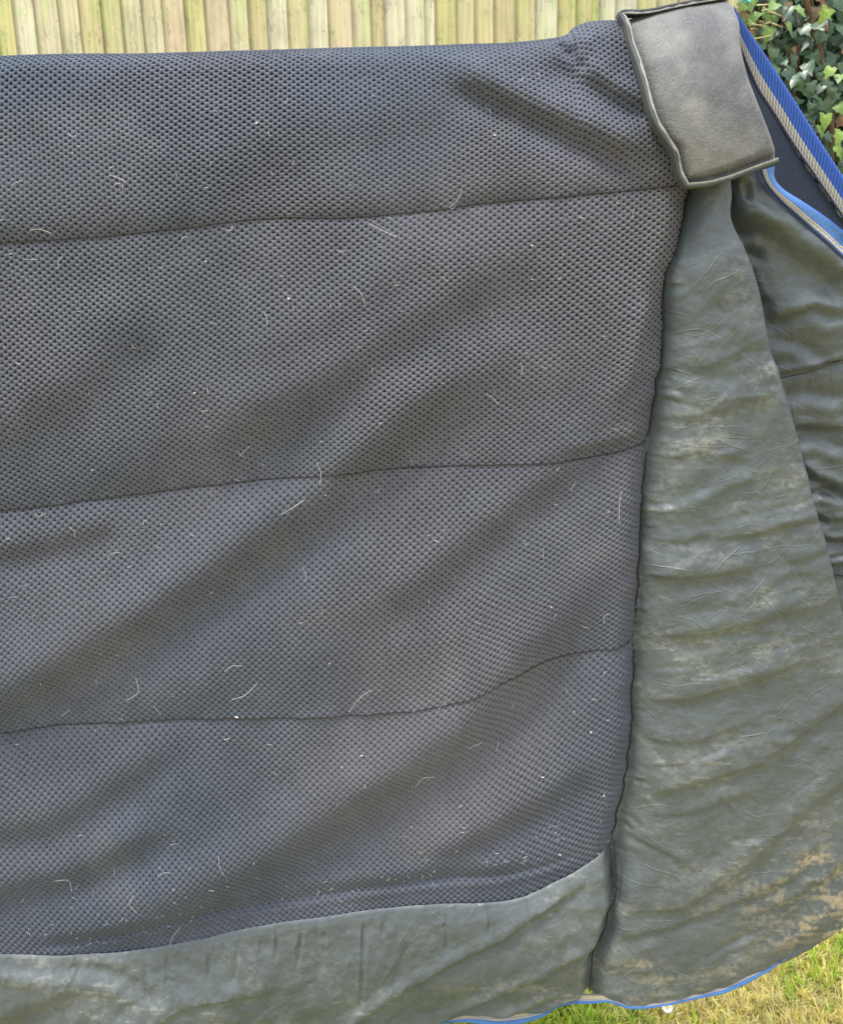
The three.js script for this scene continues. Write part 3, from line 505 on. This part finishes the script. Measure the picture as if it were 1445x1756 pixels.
{
  const g = coons(W(leftA), W(edgeA), W([[1196, 312], [1225, 310], [1256, 306]]), W(hemA), 230, 560, (x, y, u, v) => {
    const w = 0.30 * (0.2 + 0.8 * v), dl = u * w, dr = (1 - u) * w, top = 1 - sm(0, 0.09, v);
    const low = sm(0.78, 0.84, v), left = -0.036 * Math.pow(1 - clamp(dl / mix(0.04 + 0.02 * v, 0.016, low)), 2.4), right = 0.004 * sm(0.05, 0.01, dr) - 0.013 * Math.pow(1 - clamp(dr / 0.008), 2.4);
    return [x - 0.004 * (1 - sm(0, 0.02, u)), y, 0.008 + left + right + HA(x, y) * (1 - 0.6 * top) - 0.012 * top + 0.010 * Math.sin(Math.PI * u) * (1 - v * 0.3) - 0.003 * sm(0.985, 1, v)];
  }, NA.uvOf);
  part('front_panel', g, NA.mat, rug);
}
const tapeIn = [[1303, 292], [1311, 312], [1335, 343], [1365, 372], [1400, 402], [1445, 443], [1520, 505], [1585, 620], [1610, 900], [1610, 1220]];
const tapeOut = [[1334, 283], [1333, 302], [1346, 321], [1376, 344], [1408, 366], [1446, 395], [1535, 462], [1612, 600], [1640, 900], [1640, 1220]];
const bandsB = [
  band([[1250, 372], [1300, 384], [1345, 402], [1392, 437], [1470, 490]], 17, 9, 0.12), band([[1305, 566], [1350, 548], [1405, 527], [1470, 545]], 10, 5), band([[1330, 480], [1390, 510], [1470, 560]], 22, -5), band([[1255, 335], [1300, 350], [1360, 380]], 9, -3),
  band([[1335, 650], [1395, 638], [1470, 615]], 6, 3, 0.1), band([[1350, 700], [1400, 690], [1470, 700]], 13, -5), band([[1365, 745], [1400, 738], [1470, 742]], 9, 4), band([[1375, 775], [1420, 768], [1470, 790]], 10, -4), band([[1380, 800], [1420, 830], [1470, 850]], 9, 5), band([[1390, 870], [1430, 860], [1470, 875]], 8, -4),
  band([[1400, 890], [1440, 905], [1480, 900]], 7, 4), band([[1410, 930], [1450, 940], [1480, 935]], 7, 4), band([[1420, 975], [1450, 985], [1480, 975]], 7, 3), band([[1300, 470], [1330, 520], [1350, 560]], 8, 2.5), band([[1320, 590], [1380, 600], [1440, 640]], 10, -3), band([[1266, 430], [1300, 420], [1340, 440]], 10, 3),
  band([[1262, 312], [1268, 330], [1270, 350]], 4, 2.5), band([[1278, 305], [1283, 322], [1287, 345]], 4, -2.5), band([[1292, 303], [1296, 318], [1300, 335]], 4, 1.5),
];
for (let i = 0; i < 18; i++) { const y = 420 + i * 34 + rr(-8, 8), px = mix(1275, 1440, sm(420, 1060, y)); bandsB.push(band([[px - 8, y], [px + 18, y + rr(-8, 4)], [px + rr(30, 60), y + rr(-16, 6)]], rr(4, 8), rr(1, 3), 0.3)); }
const HB = field(0.28, 0.75, 0.5, 1.4, 0.0025, (x, y) => { let h = 0; for (const b of bandsB) h += b(x, y); return h + 0.006 * fbm(x * 8 + 30, y * 8, 2) + 0.0025 * fbm(x * 26, y * 26, 3) + 0.035 * crumple(x + 3, y); });
const zB = (x, y, u) => -0.038 + 0.026 * sm(0.1, 0.75, u) + HB(x, y);
{
  const g = coons(W([[1238, 300], [1238, 380], [1272, 480], [1300, 600], [1345, 740], [1385, 880], [1420, 1000], [1470, 1220]]), W(tapeIn), W([[1238, 300], [1270, 297], [1303, 292]]), W([[1470, 1220], [1540, 1220], [1610, 1220]]), 170, 330, (x, y, u, v) => [x, y, zB(x, y, u) - 0.008 * (1 - sm(0, 0.06, v))], NA.uvOf);
  part('chest_panel', g, NA.mat, rug);
  const gs = [], line = [[1336, 654], [1352, 650], [1372, 646], [1395, 640], [1420, 632], [1445, 623], [1480, 612]], c = new THREE.CatmullRomCurve3(W(line).map((p) => new THREE.Vector3(p.x, p.y, 0)));
  for (let t = 0; t < 0.98; t += 0.032) { const a = c.getPointAt(t), b = c.getPointAt(t + 0.026); const f = (p, o) => new THREE.Vector3(p.x, p.y, zB(p.x, p.y, 0.5) + o); gs.push(tube([f(a, 0.001), f(a.clone().lerp(b, 0.5), 0.0022), f(b, 0.001)], 0.0011, 5, 3)); }
  part('quilting_stitch', mergeGeometries(gs), new THREE.MeshStandardMaterial({ color: new THREE.Color(0.02, 0.018, 0.016), roughness: 0.9 }), rug);
}
// ---- webbing tape: twill ribs, blue with beige stripes and a navy edge
function tapeTex(stripes, rib, weave) {
  const w = 128, h = 256, sel = (u) => stripes.find((s) => u < s[0])[1];
  const rb = (x, y) => { const t = weave ? 1.5 * Math.sin(x / 128 * 2 * Math.PI * 9) * Math.sin(y / 256 * 2 * Math.PI * 12) : Math.sin((y / 256 * rib + x / 128 * rib * 0.32 * Math.round(1)) * 2 * Math.PI); return 0.5 + 0.5 * t; };
  const fringe = (x, y) => (((y / 256 * rib + x / 128 * rib * 0.32) % 1) - 0.5) * 0.045;
  return [texture(w, h, (x, y) => { const c = sel(clamp(x / w + fringe(x, y), 0, 0.9999)), v = 0.66 + 0.55 * rb(x, y) + 0.12 * vnoise(x * 0.6, y * 0.6); return c.map((q) => q * v); }, true), texture(w, h, rb)];
}
const BLUE = [0.022, 0.105, 0.48], MID = [0.06, 0.20, 0.52], BEIGE = [0.52, 0.47, 0.40], SAND = [0.52, 0.42, 0.26], NAVY = [0.012, 0.018, 0.05];
function tape(name, inner, outer, zf, tex, len, bump, parent) {
  const n = 260, m = 10, I = side(inner, n), O = side(outer, n), pos = [], uv = [], idx = []; let s = 0;
  for (let j = 0; j <= n; j++) {
    if (j) s += I[j].distanceTo(I[j - 1]) * 0.5 + O[j].distanceTo(O[j - 1]) * 0.5;
    for (let i = 0; i <= m; i++) { const u = i / m, x = mix(I[j].x, O[j].x, u), y = mix(I[j].y, O[j].y, u), z = zf(x, y, u, j / n) + 0.0012 * Math.min(1, Math.min(u, 1 - u) * 8); pos.push(x, y, z); uv.push(u, s / len); }
  }
  const k = pos.length / 3; for (let j = 0; j <= n; j++) for (let i = 0; i <= m; i++) { const a = (j * (m + 1) + i); pos.push(pos[a * 3], pos[a * 3 + 1], pos[a * 3 + 2] - 0.0018); uv.push(uv[a * 2], uv[a * 2 + 1]); }
  for (const b of [0, k]) for (let j = 0; j < n; j++) for (let i = 0; i < m; i++) { const a = b + j * (m + 1) + i, c = a + m + 1; if (b) idx.push(a, a + 1, c, a + 1, c + 1, c); else idx.push(a, c, a + 1, a + 1, c, c + 1); }
  for (let j = 0; j < n; j++) for (const i of [0, m]) { const a = j * (m + 1) + i, c = a + m + 1; idx.push(a, c, a + k, c, c + k, a + k); }
  return part(name, geom(pos, idx, uv), new THREE.MeshPhysicalMaterial({ map: tex[0], bumpMap: tex[1], bumpScale: bump, roughness: 0.6, sheen: 0.3, sheenColor: new THREE.Color(0.4, 0.5, 0.9), side: THREE.DoubleSide }), parent);
}
const nearTex = tapeTex([[0.07, NAVY], [0.12, MID], [0.25, SAND], [0.29, MID], [0.38, SAND], [0.43, BLUE], [0.9, MID], [1, BLUE]], 30, true);
tag(tape('edging_tape', W(tapeIn, -0.008), W(tapeOut, -0.006), (x, y, u, v) => zB(x, y, 1) + 0.003 + 0.004 * u - 0.012 * u * sm(0.12, 0, v) + 0.004 * Math.sin(u * 3) * Math.sin(v * 26), nearTex, 0.032, 0.0012, rug), 'sunlit light blue edging with sandy stripes on the chest opening');
// hem tape
{
  const hemIn = [...hemPx.slice(2), ...hemA.slice(1)], drop = (x) => 3 + 14 * sm(740, 850, x) * sm(1000, 880, x) + 8 * Math.exp(-Math.pow((x - 1000) / 38, 2)) + 8 * Math.exp(-Math.pow((x - 850) / 30, 2)) + 6 * sm(1030, 1060, x) * sm(1150, 1100, x) + 6 * sm(1120, 1160, x) * sm(1345, 1320, x) + 9 * Math.exp(-Math.pow((x - 1262) / 34, 2)) + (x > 1330 ? -4 : 0) + 6 * sm(600, 500, x);
  const hi = W(hemIn.map(([x, y]) => [x, y - 6], 0.004)), ho = W(hemIn.map(([x, y]) => [x, y + drop(x)]), 0.007);
  const hemTex = tapeTex([[0.40, SAND], [0.45, MID], [0.56, SAND], [0.60, BLUE], [1, MID]], 30, true);
  tag(tape('edging_tape', hi, ho, (x, y, u) => -0.003 + 0.006 * u + 0.009 * sm(0.2, 0.26, x), hemTex, 0.032, 0.001, rug), 'blue edging with a sandy stripe along the bottom hem');
}
// ---- the far half of the rug, hanging behind: navy ripstop with its own edging
{
  const ZK = -0.15, zk = (x) => -0.072 - 0.085 * sm(0.05, 0.42, x);
  const K = (a) => W(a, ZK);
  const farIn = [[1262, 60], [1290, 130], [1301, 154], [1330, 199], [1362, 250], [1400, 305], [1445, 371], [1560, 540], [1640, 800], [1650, 1000]], farOut = [[1258, 10], [1274, 38], [1325, 114], [1368, 182], [1411, 250], [1446, 303], [1500, 380], [1610, 540], [1690, 800], [1700, 1000]];
  const rip = texture(512, 512, (x, y) => { const g = Math.max(Math.exp(-Math.pow(((x % 64) - 32) / 2.2, 2)), Math.exp(-Math.pow(((y % 64) - 32) / 2.2, 2))), f = (x + y) % 4 < 2 ? 0.06 : -0.06, n = fbm(x / 60, y / 60, 3); const v = 1 + 0.55 * g * (0.6 + 0.4 * vnoise(x / 7, y / 7)) + f + 0.25 * n; return [0.007 * v, 0.016 * v, 0.038 * v]; }, true);
  const ripB = texture(512, 512, (x, y) => 0.4 + 0.4 * Math.max(Math.exp(-Math.pow(((x % 64) - 32) / 2.5, 2)), Math.exp(-Math.pow(((y % 64) - 32) / 2.5, 2))) + 0.1 * ((x + y) % 4 < 2 ? 1 : -1));
  const yTop = 1.47, fold = band([[1330, 230], [1320, 290], [1345, 350]], 10, 4), fold2 = band([[1375, 280], [1400, 330], [1430, 380]], 12, 4);
  const g = coons([{ x: -0.86, y: yTop }, { x: -0.86, y: 1.0 }, { x: -0.86, y: 0.42 }], K(farIn.slice(0)), [{ x: -0.86, y: yTop }, { x: -0.2, y: yTop + 0.01 }, K([[1262, 60]])[0]], [{ x: -0.86, y: 0.42 }, { x: 0, y: 0.45 }, K([[1650, 1000]])[0]], 300, 160,
    (x, y, u, v) => [x, y, zk(x) + fold(x, y) + fold2(x, y) + 0.006 * fbm(x * 7, y * 7, 2)], (x, y) => [(x * 0.9 + y * 0.43) / 0.12, (y * 0.9 - x * 0.43) / 0.12]);
  part('outer_shell', g, new THREE.MeshPhysicalMaterial({ map: rip, bumpMap: ripB, bumpScale: 0.0006, roughness: 0.7, side: THREE.DoubleSide }), rug);
  const farTex = tapeTex([[0.07, NAVY], [0.17, BEIGE], [0.19, [0.10, 0.16, 0.35]], [0.29, BEIGE], [0.31, [0.3, 0.32, 0.4]], [0.40, BEIGE], [1, BLUE]], 8, false);
  tag(tape('edging_tape', K(farIn), K(farOut), (x, y, u) => zk(x) + 0.003 + 0.004 * u, farTex, 0.052, 0.0022, rug), 'bright blue ribbed edging with beige stripes on the far side');
}
// ---- the wither pad over the top
{
  const lp = [[1082, 5], [1092, 27], [1097, 58], [1103, 100], [1110, 155], [1119, 205], [1134, 236], [1151, 264], [1161, 300], [1171, 319]], rp = [[1316, -62], [1310, 0], [1294, 70], [1294, 130], [1312, 205], [1332, 273]], tp = [[1082, 5], [1130, -11], [1210, -36], [1316, -62]], bp = [[1171, 319], [1200, 317], [1225, 311], [1250, 303], [1290, 288], [1332, 273]];
  const zp = 0.012, L = W(lp, zp), R = W(rp, zp), T = W(tp, zp), B = W(bp, zp), ww = 0.125, hh = 0.235;
  const zbase = (y) => { const t = 1.545 - y; return 0.020 - 0.075 * Math.pow(Math.min(1.35, Math.max(0, 1 - t / 0.16)), 2.2); };
  const prof = (x, y, u, v) => {
    const dl = u * ww, db = (1 - v) * hh, dt = v * hh, dr = (1 - u) * ww, e = Math.min(dl, db, dt * 1.2);
    const puff = 0.0065 * (1 - Math.pow(1 - clamp((e - 0.005) / 0.013), 2)) * (e > 0.005 ? 1 : 0);
    return zbase(y) + puff + 0.003 * fbm(x * 16 + 9, y * 16, 2) + 0.0015 * fbm(x * 45, y * 45, 2) - 0.012 * Math.pow(1 - clamp(dr / 0.012), 2.2) + 0.005 * Math.sin(u * 3.1);
  };
  const pw = 512, ph = 1024, padN = (x, y) => fbm(x / 95, y / 130, 3);
  const col = texture(pw, ph, (x, y) => {
    const b = padN(x, y), f = fbm(x / 1.6, y / 2.2, 2), g = fbm(x / 9, y / 9, 3), v = y / ph, u = x / pw;
    const d = clamp(0.46 + 0.62 * b + 0.30 * g + 0.35 * Math.exp(-Math.pow((u - 0.30) / 0.2, 2)) * (0.6 + padN(x + 300, y)) - 0.35 * Math.exp(-Math.pow((u - 0.78) / 0.2, 2) - Math.pow((v - 0.45) / 0.3, 2)));
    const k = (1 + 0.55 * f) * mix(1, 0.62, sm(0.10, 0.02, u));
    return [mix(0.060, 0.155, d) * k, mix(0.060, 0.150, d) * k, mix(0.061, 0.136, d) * k];
  }, true, false);
  const bmp = texture(pw, ph, (x, y) => 0.5 + 0.5 * fbm(x / 1.8, y / 1.8, 3) + 0.3 * fbm(x / 14, y / 14, 2), false, false);
  const pad = part('wither_pad', coons(L, R, T, B, 110, 170, (x, y, u, v) => [x, y, prof(x, y, u, v)], (x, y, u, v) => [u, 1 - v]), new THREE.MeshPhysicalMaterial({ map: col, bumpMap: bmp, bumpScale: 0.0012, roughness: 0.58, sheen: 0.3, sheenColor: new THREE.Color(0.5, 0.5, 0.48), sheenRoughness: 0.5, side: THREE.DoubleSide }), rug);
  // the bound edge: a flat strip standing round three sides, with a pale worn crest
  const path = [...side(T, 40).reverse().slice(1), ...side(L, 60).slice(1), ...side(B, 60).slice(1)].map((p) => new THREE.Vector3(p.x, p.y, 0));
  const sec = [[-0.0030, -0.016], [-0.0042, -0.010], [-0.0042, 0.0050], [-0.0036, 0.0062], [-0.002, 0.0066], [-0.0002, 0.0062], [0.0004, 0.0], [0.0, -0.016]], pos = [], idx = [], pos2 = [], idx2 = [], n = path.length, sn = sec.length;
  const top = side(T, 10)[10];
  path.forEach((p, i) => {
    const a = path[Math.max(0, i - 2)], b = path[Math.min(n - 1, i + 2)], tx = b.x - a.x, ty = b.y - a.y, l = Math.hypot(tx, ty), nx = ty / l, ny = -tx / l;   // outward is to the right of the path's way
    const wv = 0.0018 * vnoise(i * 0.16, 5), fl = 0.010 * Math.exp(-Math.pow((i - 39) / 6, 2)), z = zbase(p.y) + 0.005 + wv - 0.014 * sm(n - 5, n - 1, i);
    for (const [o, h] of sec) pos.push(p.x - nx * (-o) * -1 * 1 - nx * fl * 0.3, p.y - ny * (-o) * -1 + fl * 0.6, z + h + fl * 0.6);
    for (const [o, h] of [[-0.0014, 0.0071], [-0.0002, 0.0076 + 0.0006 * vnoise(i * 0.7, 2)], [0.0008 + 0.0008 * vnoise(i * 0.45, 4), 0.0066]]) pos2.push(p.x + nx * o - nx * fl * 0.3, p.y + ny * o + fl * 0.6, z + h + fl * 0.6 + 0.0006 * vnoise(i * 1.3, 9));
  });
  for (let i = 0; i < n - 3; i++) { for (let k = 0; k < sn; k++) { const a = i * sn + k, b = i * sn + (k + 1) % sn; idx.push(a, b, a + sn, b, b + sn, a + sn); } for (let k = 0; k < 2; k++) { const a = i * 3 + k; idx2.push(a, a + 1, a + 3, a + 1, a + 4, a + 3); } }
  part('binding', geom(pos, idx), new THREE.MeshStandardMaterial({ color: new THREE.Color(0.055, 0.061, 0.062), roughness: 0.85, side: THREE.DoubleSide }), pad);
  part('worn_crest', geom(pos2, idx2), new THREE.MeshStandardMaterial({ color: new THREE.Color(0.25, 0.245, 0.225), roughness: 0.95, side: THREE.DoubleSide }), pad);
}

// ------------------------------------------------------------------ small things: hairs, seeds, lint, twine, a daisy
const onRug = (px, py, up) => { let z = 0.01; let p; for (let i = 0; i < 3; i++) { p = at(px, py, z); z = zMesh(p.x, p.y) + up; } return p; };
{
  const A = [0, 60], B2 = [500, 60], C3 = [0, 850], D4 = [400, 850];
  const hairs = [[A, 42, 513, 60, 504, 80, 498], [A, 418, 507, 421, 520, 420, 535], [A, 375, 480, 400, 488, 432, 502], [A, 375, 462, 380, 455, 392, 452], [A, 235, 335, 245, 347, 262, 345], [A, 103, 670, 135, 666, 178, 680], [A, 200, 800, 202, 775, 217, 760], [A, 92, 770, 110, 771, 130, 770], [A, 90, 830, 93, 840, 97, 850], [A, 620, 705, 632, 692, 650, 696], [A, 775, 668, 795, 668, 797, 650], [A, 1265, 645, 1300, 665, 1355, 692], [A, 1153, 737, 1170, 745, 1187, 738], [A, 1350, 845, 1358, 858, 1370, 858], [A, 1213, 860, 1240, 890, 1252, 928], [A, 905, 952, 916, 970, 915, 995], [A, 1130, 925, 1135, 929, 1137, 937], [A, 810, 1425, 825, 1440, 838, 1450], [A, 822, 1442, 838, 1428, 855, 1410], [A, 1085, 1467, 1100, 1500, 1097, 1545], [A, 965, 1645, 1005, 1620, 1045, 1595], [A, 118, 1630, 130, 1650, 162, 1640], [A, 490, 1681, 497, 1665, 507, 1672], [A, 975, 237, 982, 228, 987, 217], [A, 690, 1290, 702, 1289, 715, 1287], [A, 1275, 1566, 1298, 1566, 1300, 1557],
    [B2, 583, 528, 570, 565, 540, 590], [B2, 540, 590, 548, 595, 560, 592], [B2, 665, 250, 680, 258, 682, 268], [B2, 783, 1122, 790, 1140, 788, 1165], [B2, 665, 1230, 690, 1245, 708, 1268], [B2, 1165, 630, 1168, 617, 1172, 605], [B2, 1122, 1670, 1123, 1610, 1130, 1565], [B2, 955, 1565, 963, 1550, 972, 1533],
    [C3, 240, 108, 258, 125, 256, 143], [C3, 370, 210, 385, 198, 410, 195], [C3, 466, 626, 476, 670, 435, 703], [C3, 525, 717, 538, 735, 552, 752], [C3, 795, 700, 840, 685, 882, 645], [C3, 770, 603, 795, 585, 830, 584], [C3, 1195, 742, 1240, 690, 1275, 665], [C3, 215, 755, 228, 744, 242, 735], [C3, 1035, 245, 1048, 265, 1047, 292], [C3, 190, 1322, 235, 1320, 247, 1358], [C3, 258, 1352, 264, 1344, 270, 1335], [C3, 392, 1303, 392, 1290, 394, 1275], [C3, 540, 1308, 565, 1293, 585, 1295], [C3, 750, 1237, 755, 1280, 770, 1303], [C3, 645, 1285, 650, 1278, 655, 1272], [C3, 460, 1370, 445, 1400, 470, 1433], [C3, 790, 1440, 800, 1446, 810, 1452], [C3, 577, 1565, 590, 1520, 620, 1480],
    [D4, 1272, 440, 1272, 412, 1290, 405], [D4, 805, 868, 828, 857, 852, 848], [D4, 908, 845, 905, 862, 900, 878], [D4, 625, 998, 650, 970, 690, 965], [D4, 680, 1325, 687, 1336, 697, 1342], [D4, 700, 735, 716, 718, 733, 700], [D4, 1060, 180, 1061, 198, 1062, 215]];
  const hm = new THREE.MeshStandardMaterial({ color: new THREE.Color(0.62, 0.60, 0.57), roughness: 0.6 });
  const zone = ['top', 'second', 'third', 'lowest'];
  for (const [o, a, b, c, d, e, f] of hairs) {
    const q = [[a, b], [c, d], [e, f]].map(([x, y]) => [o[0] + x / 2, o[1] + y / 2]), ps = q.map(([x, y]) => onRug(x, y, 0.0022)), mid = ps[1].clone();
    const len = ps[0].distanceTo(ps[1]) + ps[1].distanceTo(ps[2]), bend = ps[0].distanceTo(ps[2]) / len; let k = 0; while (k < 3 && mid.y < C[k + 1](mid.x)) k++;
    const m = new THREE.Mesh(tube(ps.map((p) => p.clone().sub(mid)), (len > 0.03 ? 0.00023 : 0.00017) * rr(0.8, 1.2), 4, 12), hm); m.name = numbered('horse_hair'); m.position.copy(mid); m.castShadow = m.receiveShadow = true;
    const where = q[1][0] < 400 ? 'left' : q[1][0] < 750 ? 'middle' : 'right';
    const row = q[1][0] < 160 ? 'far left' : q[1][0] < 340 ? 'left' : q[1][0] < 540 ? 'mid left' : q[1][0] < 740 ? 'mid right' : q[1][0] < 940 ? 'right' : 'far right', yt = C[k](mid.x), yb = C[k + 1](mid.x), fv = (yt - mid.y) / (yt - yb), dir = Math.abs(Math.atan2(q[2][1] - q[0][1], q[2][0] - q[0][0])) / Math.PI, lie = dir < 0.15 || dir > 0.85 ? 'level' : dir > 0.35 && dir < 0.65 ? 'upright' : (q[2][1] - q[0][1]) * (q[2][0] - q[0][0]) > 0 ? 'falling' : 'rising';
    scene.add(tag(m, `${len > 0.032 ? 'long' : len > 0.018 ? 'medium' : 'short'} ${bend > 0.985 ? 'straight' : 'curved'} ${lie} pale hair, ${fv < 0.33 ? 'upper' : fv < 0.67 ? 'middle' : 'lower'} ${zone[k]} band of mesh, ${row}`, 'hair', 'pale hairs caught on the dark mesh lining'));
  }
  const sd = new THREE.MeshStandardMaterial({ color: new THREE.Color(0.55, 0.52, 0.44), roughness: 0.9 }), base = new THREE.IcosahedronGeometry(1, 1);
  for (const [x, y, s] of [[495, 512, 1.6], [440, 211, 1.6], [848, 232, 1.4], [912, 421, 1.3], [620, 1296, 1.5], [1013, 1256, 1.7], [930, 1333, 1.5], [960, 1466, 1.5], [1035, 1365, 1.3], [406, 1230, 1.9], [334, 674, 1.2], [353, 448, 1.1], [945, 1041, 1.3], [565, 1138, 1.1], [155, 1618, 1.1]]) {
    const p = onRug(x, y, 0.0015), g = base.clone(), v = g.attributes.position; for (let i = 0; i < v.count; i++) { const k = 1 + 0.3 * vnoise(v.getX(i) * 3 + x, v.getY(i) * 3 + y); v.setXYZ(i, v.getX(i) * k * 1.5, v.getY(i) * k * 0.8, v.getZ(i) * k * 0.6); } g.computeVertexNormals();
    const m = new THREE.Mesh(g.scale(s * 0.0008, s * 0.0008, s * 0.0008).rotateZ(rr(-1, 1)), sd); m.name = numbered('hay_seed'); m.position.copy(p); m.castShadow = true; let k = 0; while (k < 3 && p.y < C[k + 1](p.x)) k++;
    scene.add(tag(m, `tiny pale straw fleck on the ${zone[k]} band of mesh, ${x < 300 ? 'left' : x < 370 ? 'mid left' : x < 540 ? 'centre left' : x < 780 ? 'mid right' : x < 940 ? 'right' : x < 1000 ? 'further right' : y < 1300 ? 'upper far right' : 'lower far right'}`, 'fleck', 'pale flecks stuck to the dark mesh lining'));
  }
  const gs = [];
  for (let i = 0; i < 260; i++) {
    const low = i < 90, x = low ? rr(40, 1040) : rr(5, 1080), y = low ? mix(1632, 1470, sm(50, 1050, x)) - 4 - Math.abs(rr(-1, 1) * rr(0, 1)) * 110 : rr(110, 1600); const q = onRug(x, y, 0.0016); if (q.x > XR(q.y) - 0.01 || q.y < C[4](q.x) + 0.004) continue;
    const a = rnd() * 6.28, l = rr(0.0008, 0.004), b = rr(-0.8, 0.8);
    gs.push(tube([q, new THREE.Vector3(q.x + Math.cos(a) * l, q.y + Math.sin(a) * l, q.z + 0.0006), new THREE.Vector3(q.x + Math.cos(a) * l + Math.cos(a + b) * l, q.y + Math.sin(a) * l + Math.sin(a + b) * l, q.z)], rr(0.00016, 0.00032), 3, 4));
  }
  const lint = new THREE.Mesh(mergeGeometries(gs), new THREE.MeshStandardMaterial({ color: new THREE.Color(0.6, 0.57, 0.52), roughness: 0.9 })); lint.name = 'lint'; scene.add(tag(lint, 'specks of pale lint scattered over the dark mesh lining', 'lint', null, 'stuff'));
}
{ // where several hairs or flecks in one spot look alike, say which is the higher
  const by = new Map();
  for (const o of scene.children) if (/^(horse_hair|hay_seed)/.test(o.name)) { const l = o.userData.label; by.set(l, [...(by.get(l) ?? []), o]); }
  for (const [l, a] of by) if (a.length > 1) { a.sort((p, q) => q.position.y - p.position.y); a.forEach((o, i) => { o.userData.label = `${l}, ${(a.length === 2 ? ['higher', 'lower'] : ['highest', 'middle', 'lowest', 'very lowest'])[i]} of the ${a.length === 2 ? 'two' : 'three'}`; }); }
}
{ // teal twine by the pad's top corner
  const p = at(1271, 2, -0.03), gs = [], t = thing('twine', 'frayed teal twine end at the top of the wither pad', 'twine', p.toArray());
  for (let i = 0; i < 14; i++) { const a = rr(-0.3, 0.6); gs.push(tube([new THREE.Vector3(-0.012, 0.012 + rr(-0.003, 0.003), -0.01), new THREE.Vector3(rr(-0.004, 0.004), rr(0, 0.008), 0), new THREE.Vector3(0.009 * Math.cos(a), rr(-0.003, 0.004), rr(-0.004, 0.004))], 0.0006, 4, 6)); }
  part('strands', mergeGeometries(gs), new THREE.MeshStandardMaterial({ color: new THREE.Color(0.10, 0.5, 0.52), roughness: 0.7 }), t);
}
{ // a daisy in the grass under the hem
  const p = onGround(1143, 1731, 0.03), d = thing('daisy', 'small white daisy in the green grass just under the hem', 'daisy', [p.x, 0, p.z]);
  const white = new THREE.MeshStandardMaterial({ color: new THREE.Color(0.82, 0.82, 0.8), roughness: 0.7, side: THREE.DoubleSide });
  const sh = new THREE.Shape(); sh.moveTo(0, 0); sh.quadraticCurveTo(0.0016, 0.004, 0.0012, 0.0085); sh.quadraticCurveTo(0, 0.0105, -0.0012, 0.0085); sh.quadraticCurveTo(-0.0016, 0.004, 0, 0);
  const pg = new THREE.ShapeGeometry(sh, 3).rotateX(-1.0).translate(0, 0, -0.002);
  const head = new THREE.Group(); head.name = 'flower_head'; head.position.set(0, 0.034, 0); head.rotation.set(0.6, 0.2, 0.1); d.add(head);
  for (let i = 0; i < 15; i++) { const m = part('petal', pg, white, head); m.rotation.y = i / 15 * Math.PI * 2; }
  part('disc', new THREE.SphereGeometry(0.0033, 10, 6).scale(1, 0.6, 1), new THREE.MeshStandardMaterial({ color: new THREE.Color(0.75, 0.5, 0.04), roughness: 0.8 }), head);
  part('stalk', tube([new THREE.Vector3(0, 0, 0.003), new THREE.Vector3(0.001, 0.018, 0.001), new THREE.Vector3(0, 0.034, 0)], 0.0007, 5, 6), new THREE.MeshStandardMaterial({ color: new THREE.Color(0.14, 0.24, 0.06), roughness: 0.8 }), d);
}

const renderer = new THREE.WebGLRenderer({ antialias: true });
renderer.toneMapping = THREE.LinearToneMapping; renderer.toneMappingExposure = EXPOSURE;
renderer.shadowMap.enabled = true;
renderer.render(scene, camera);
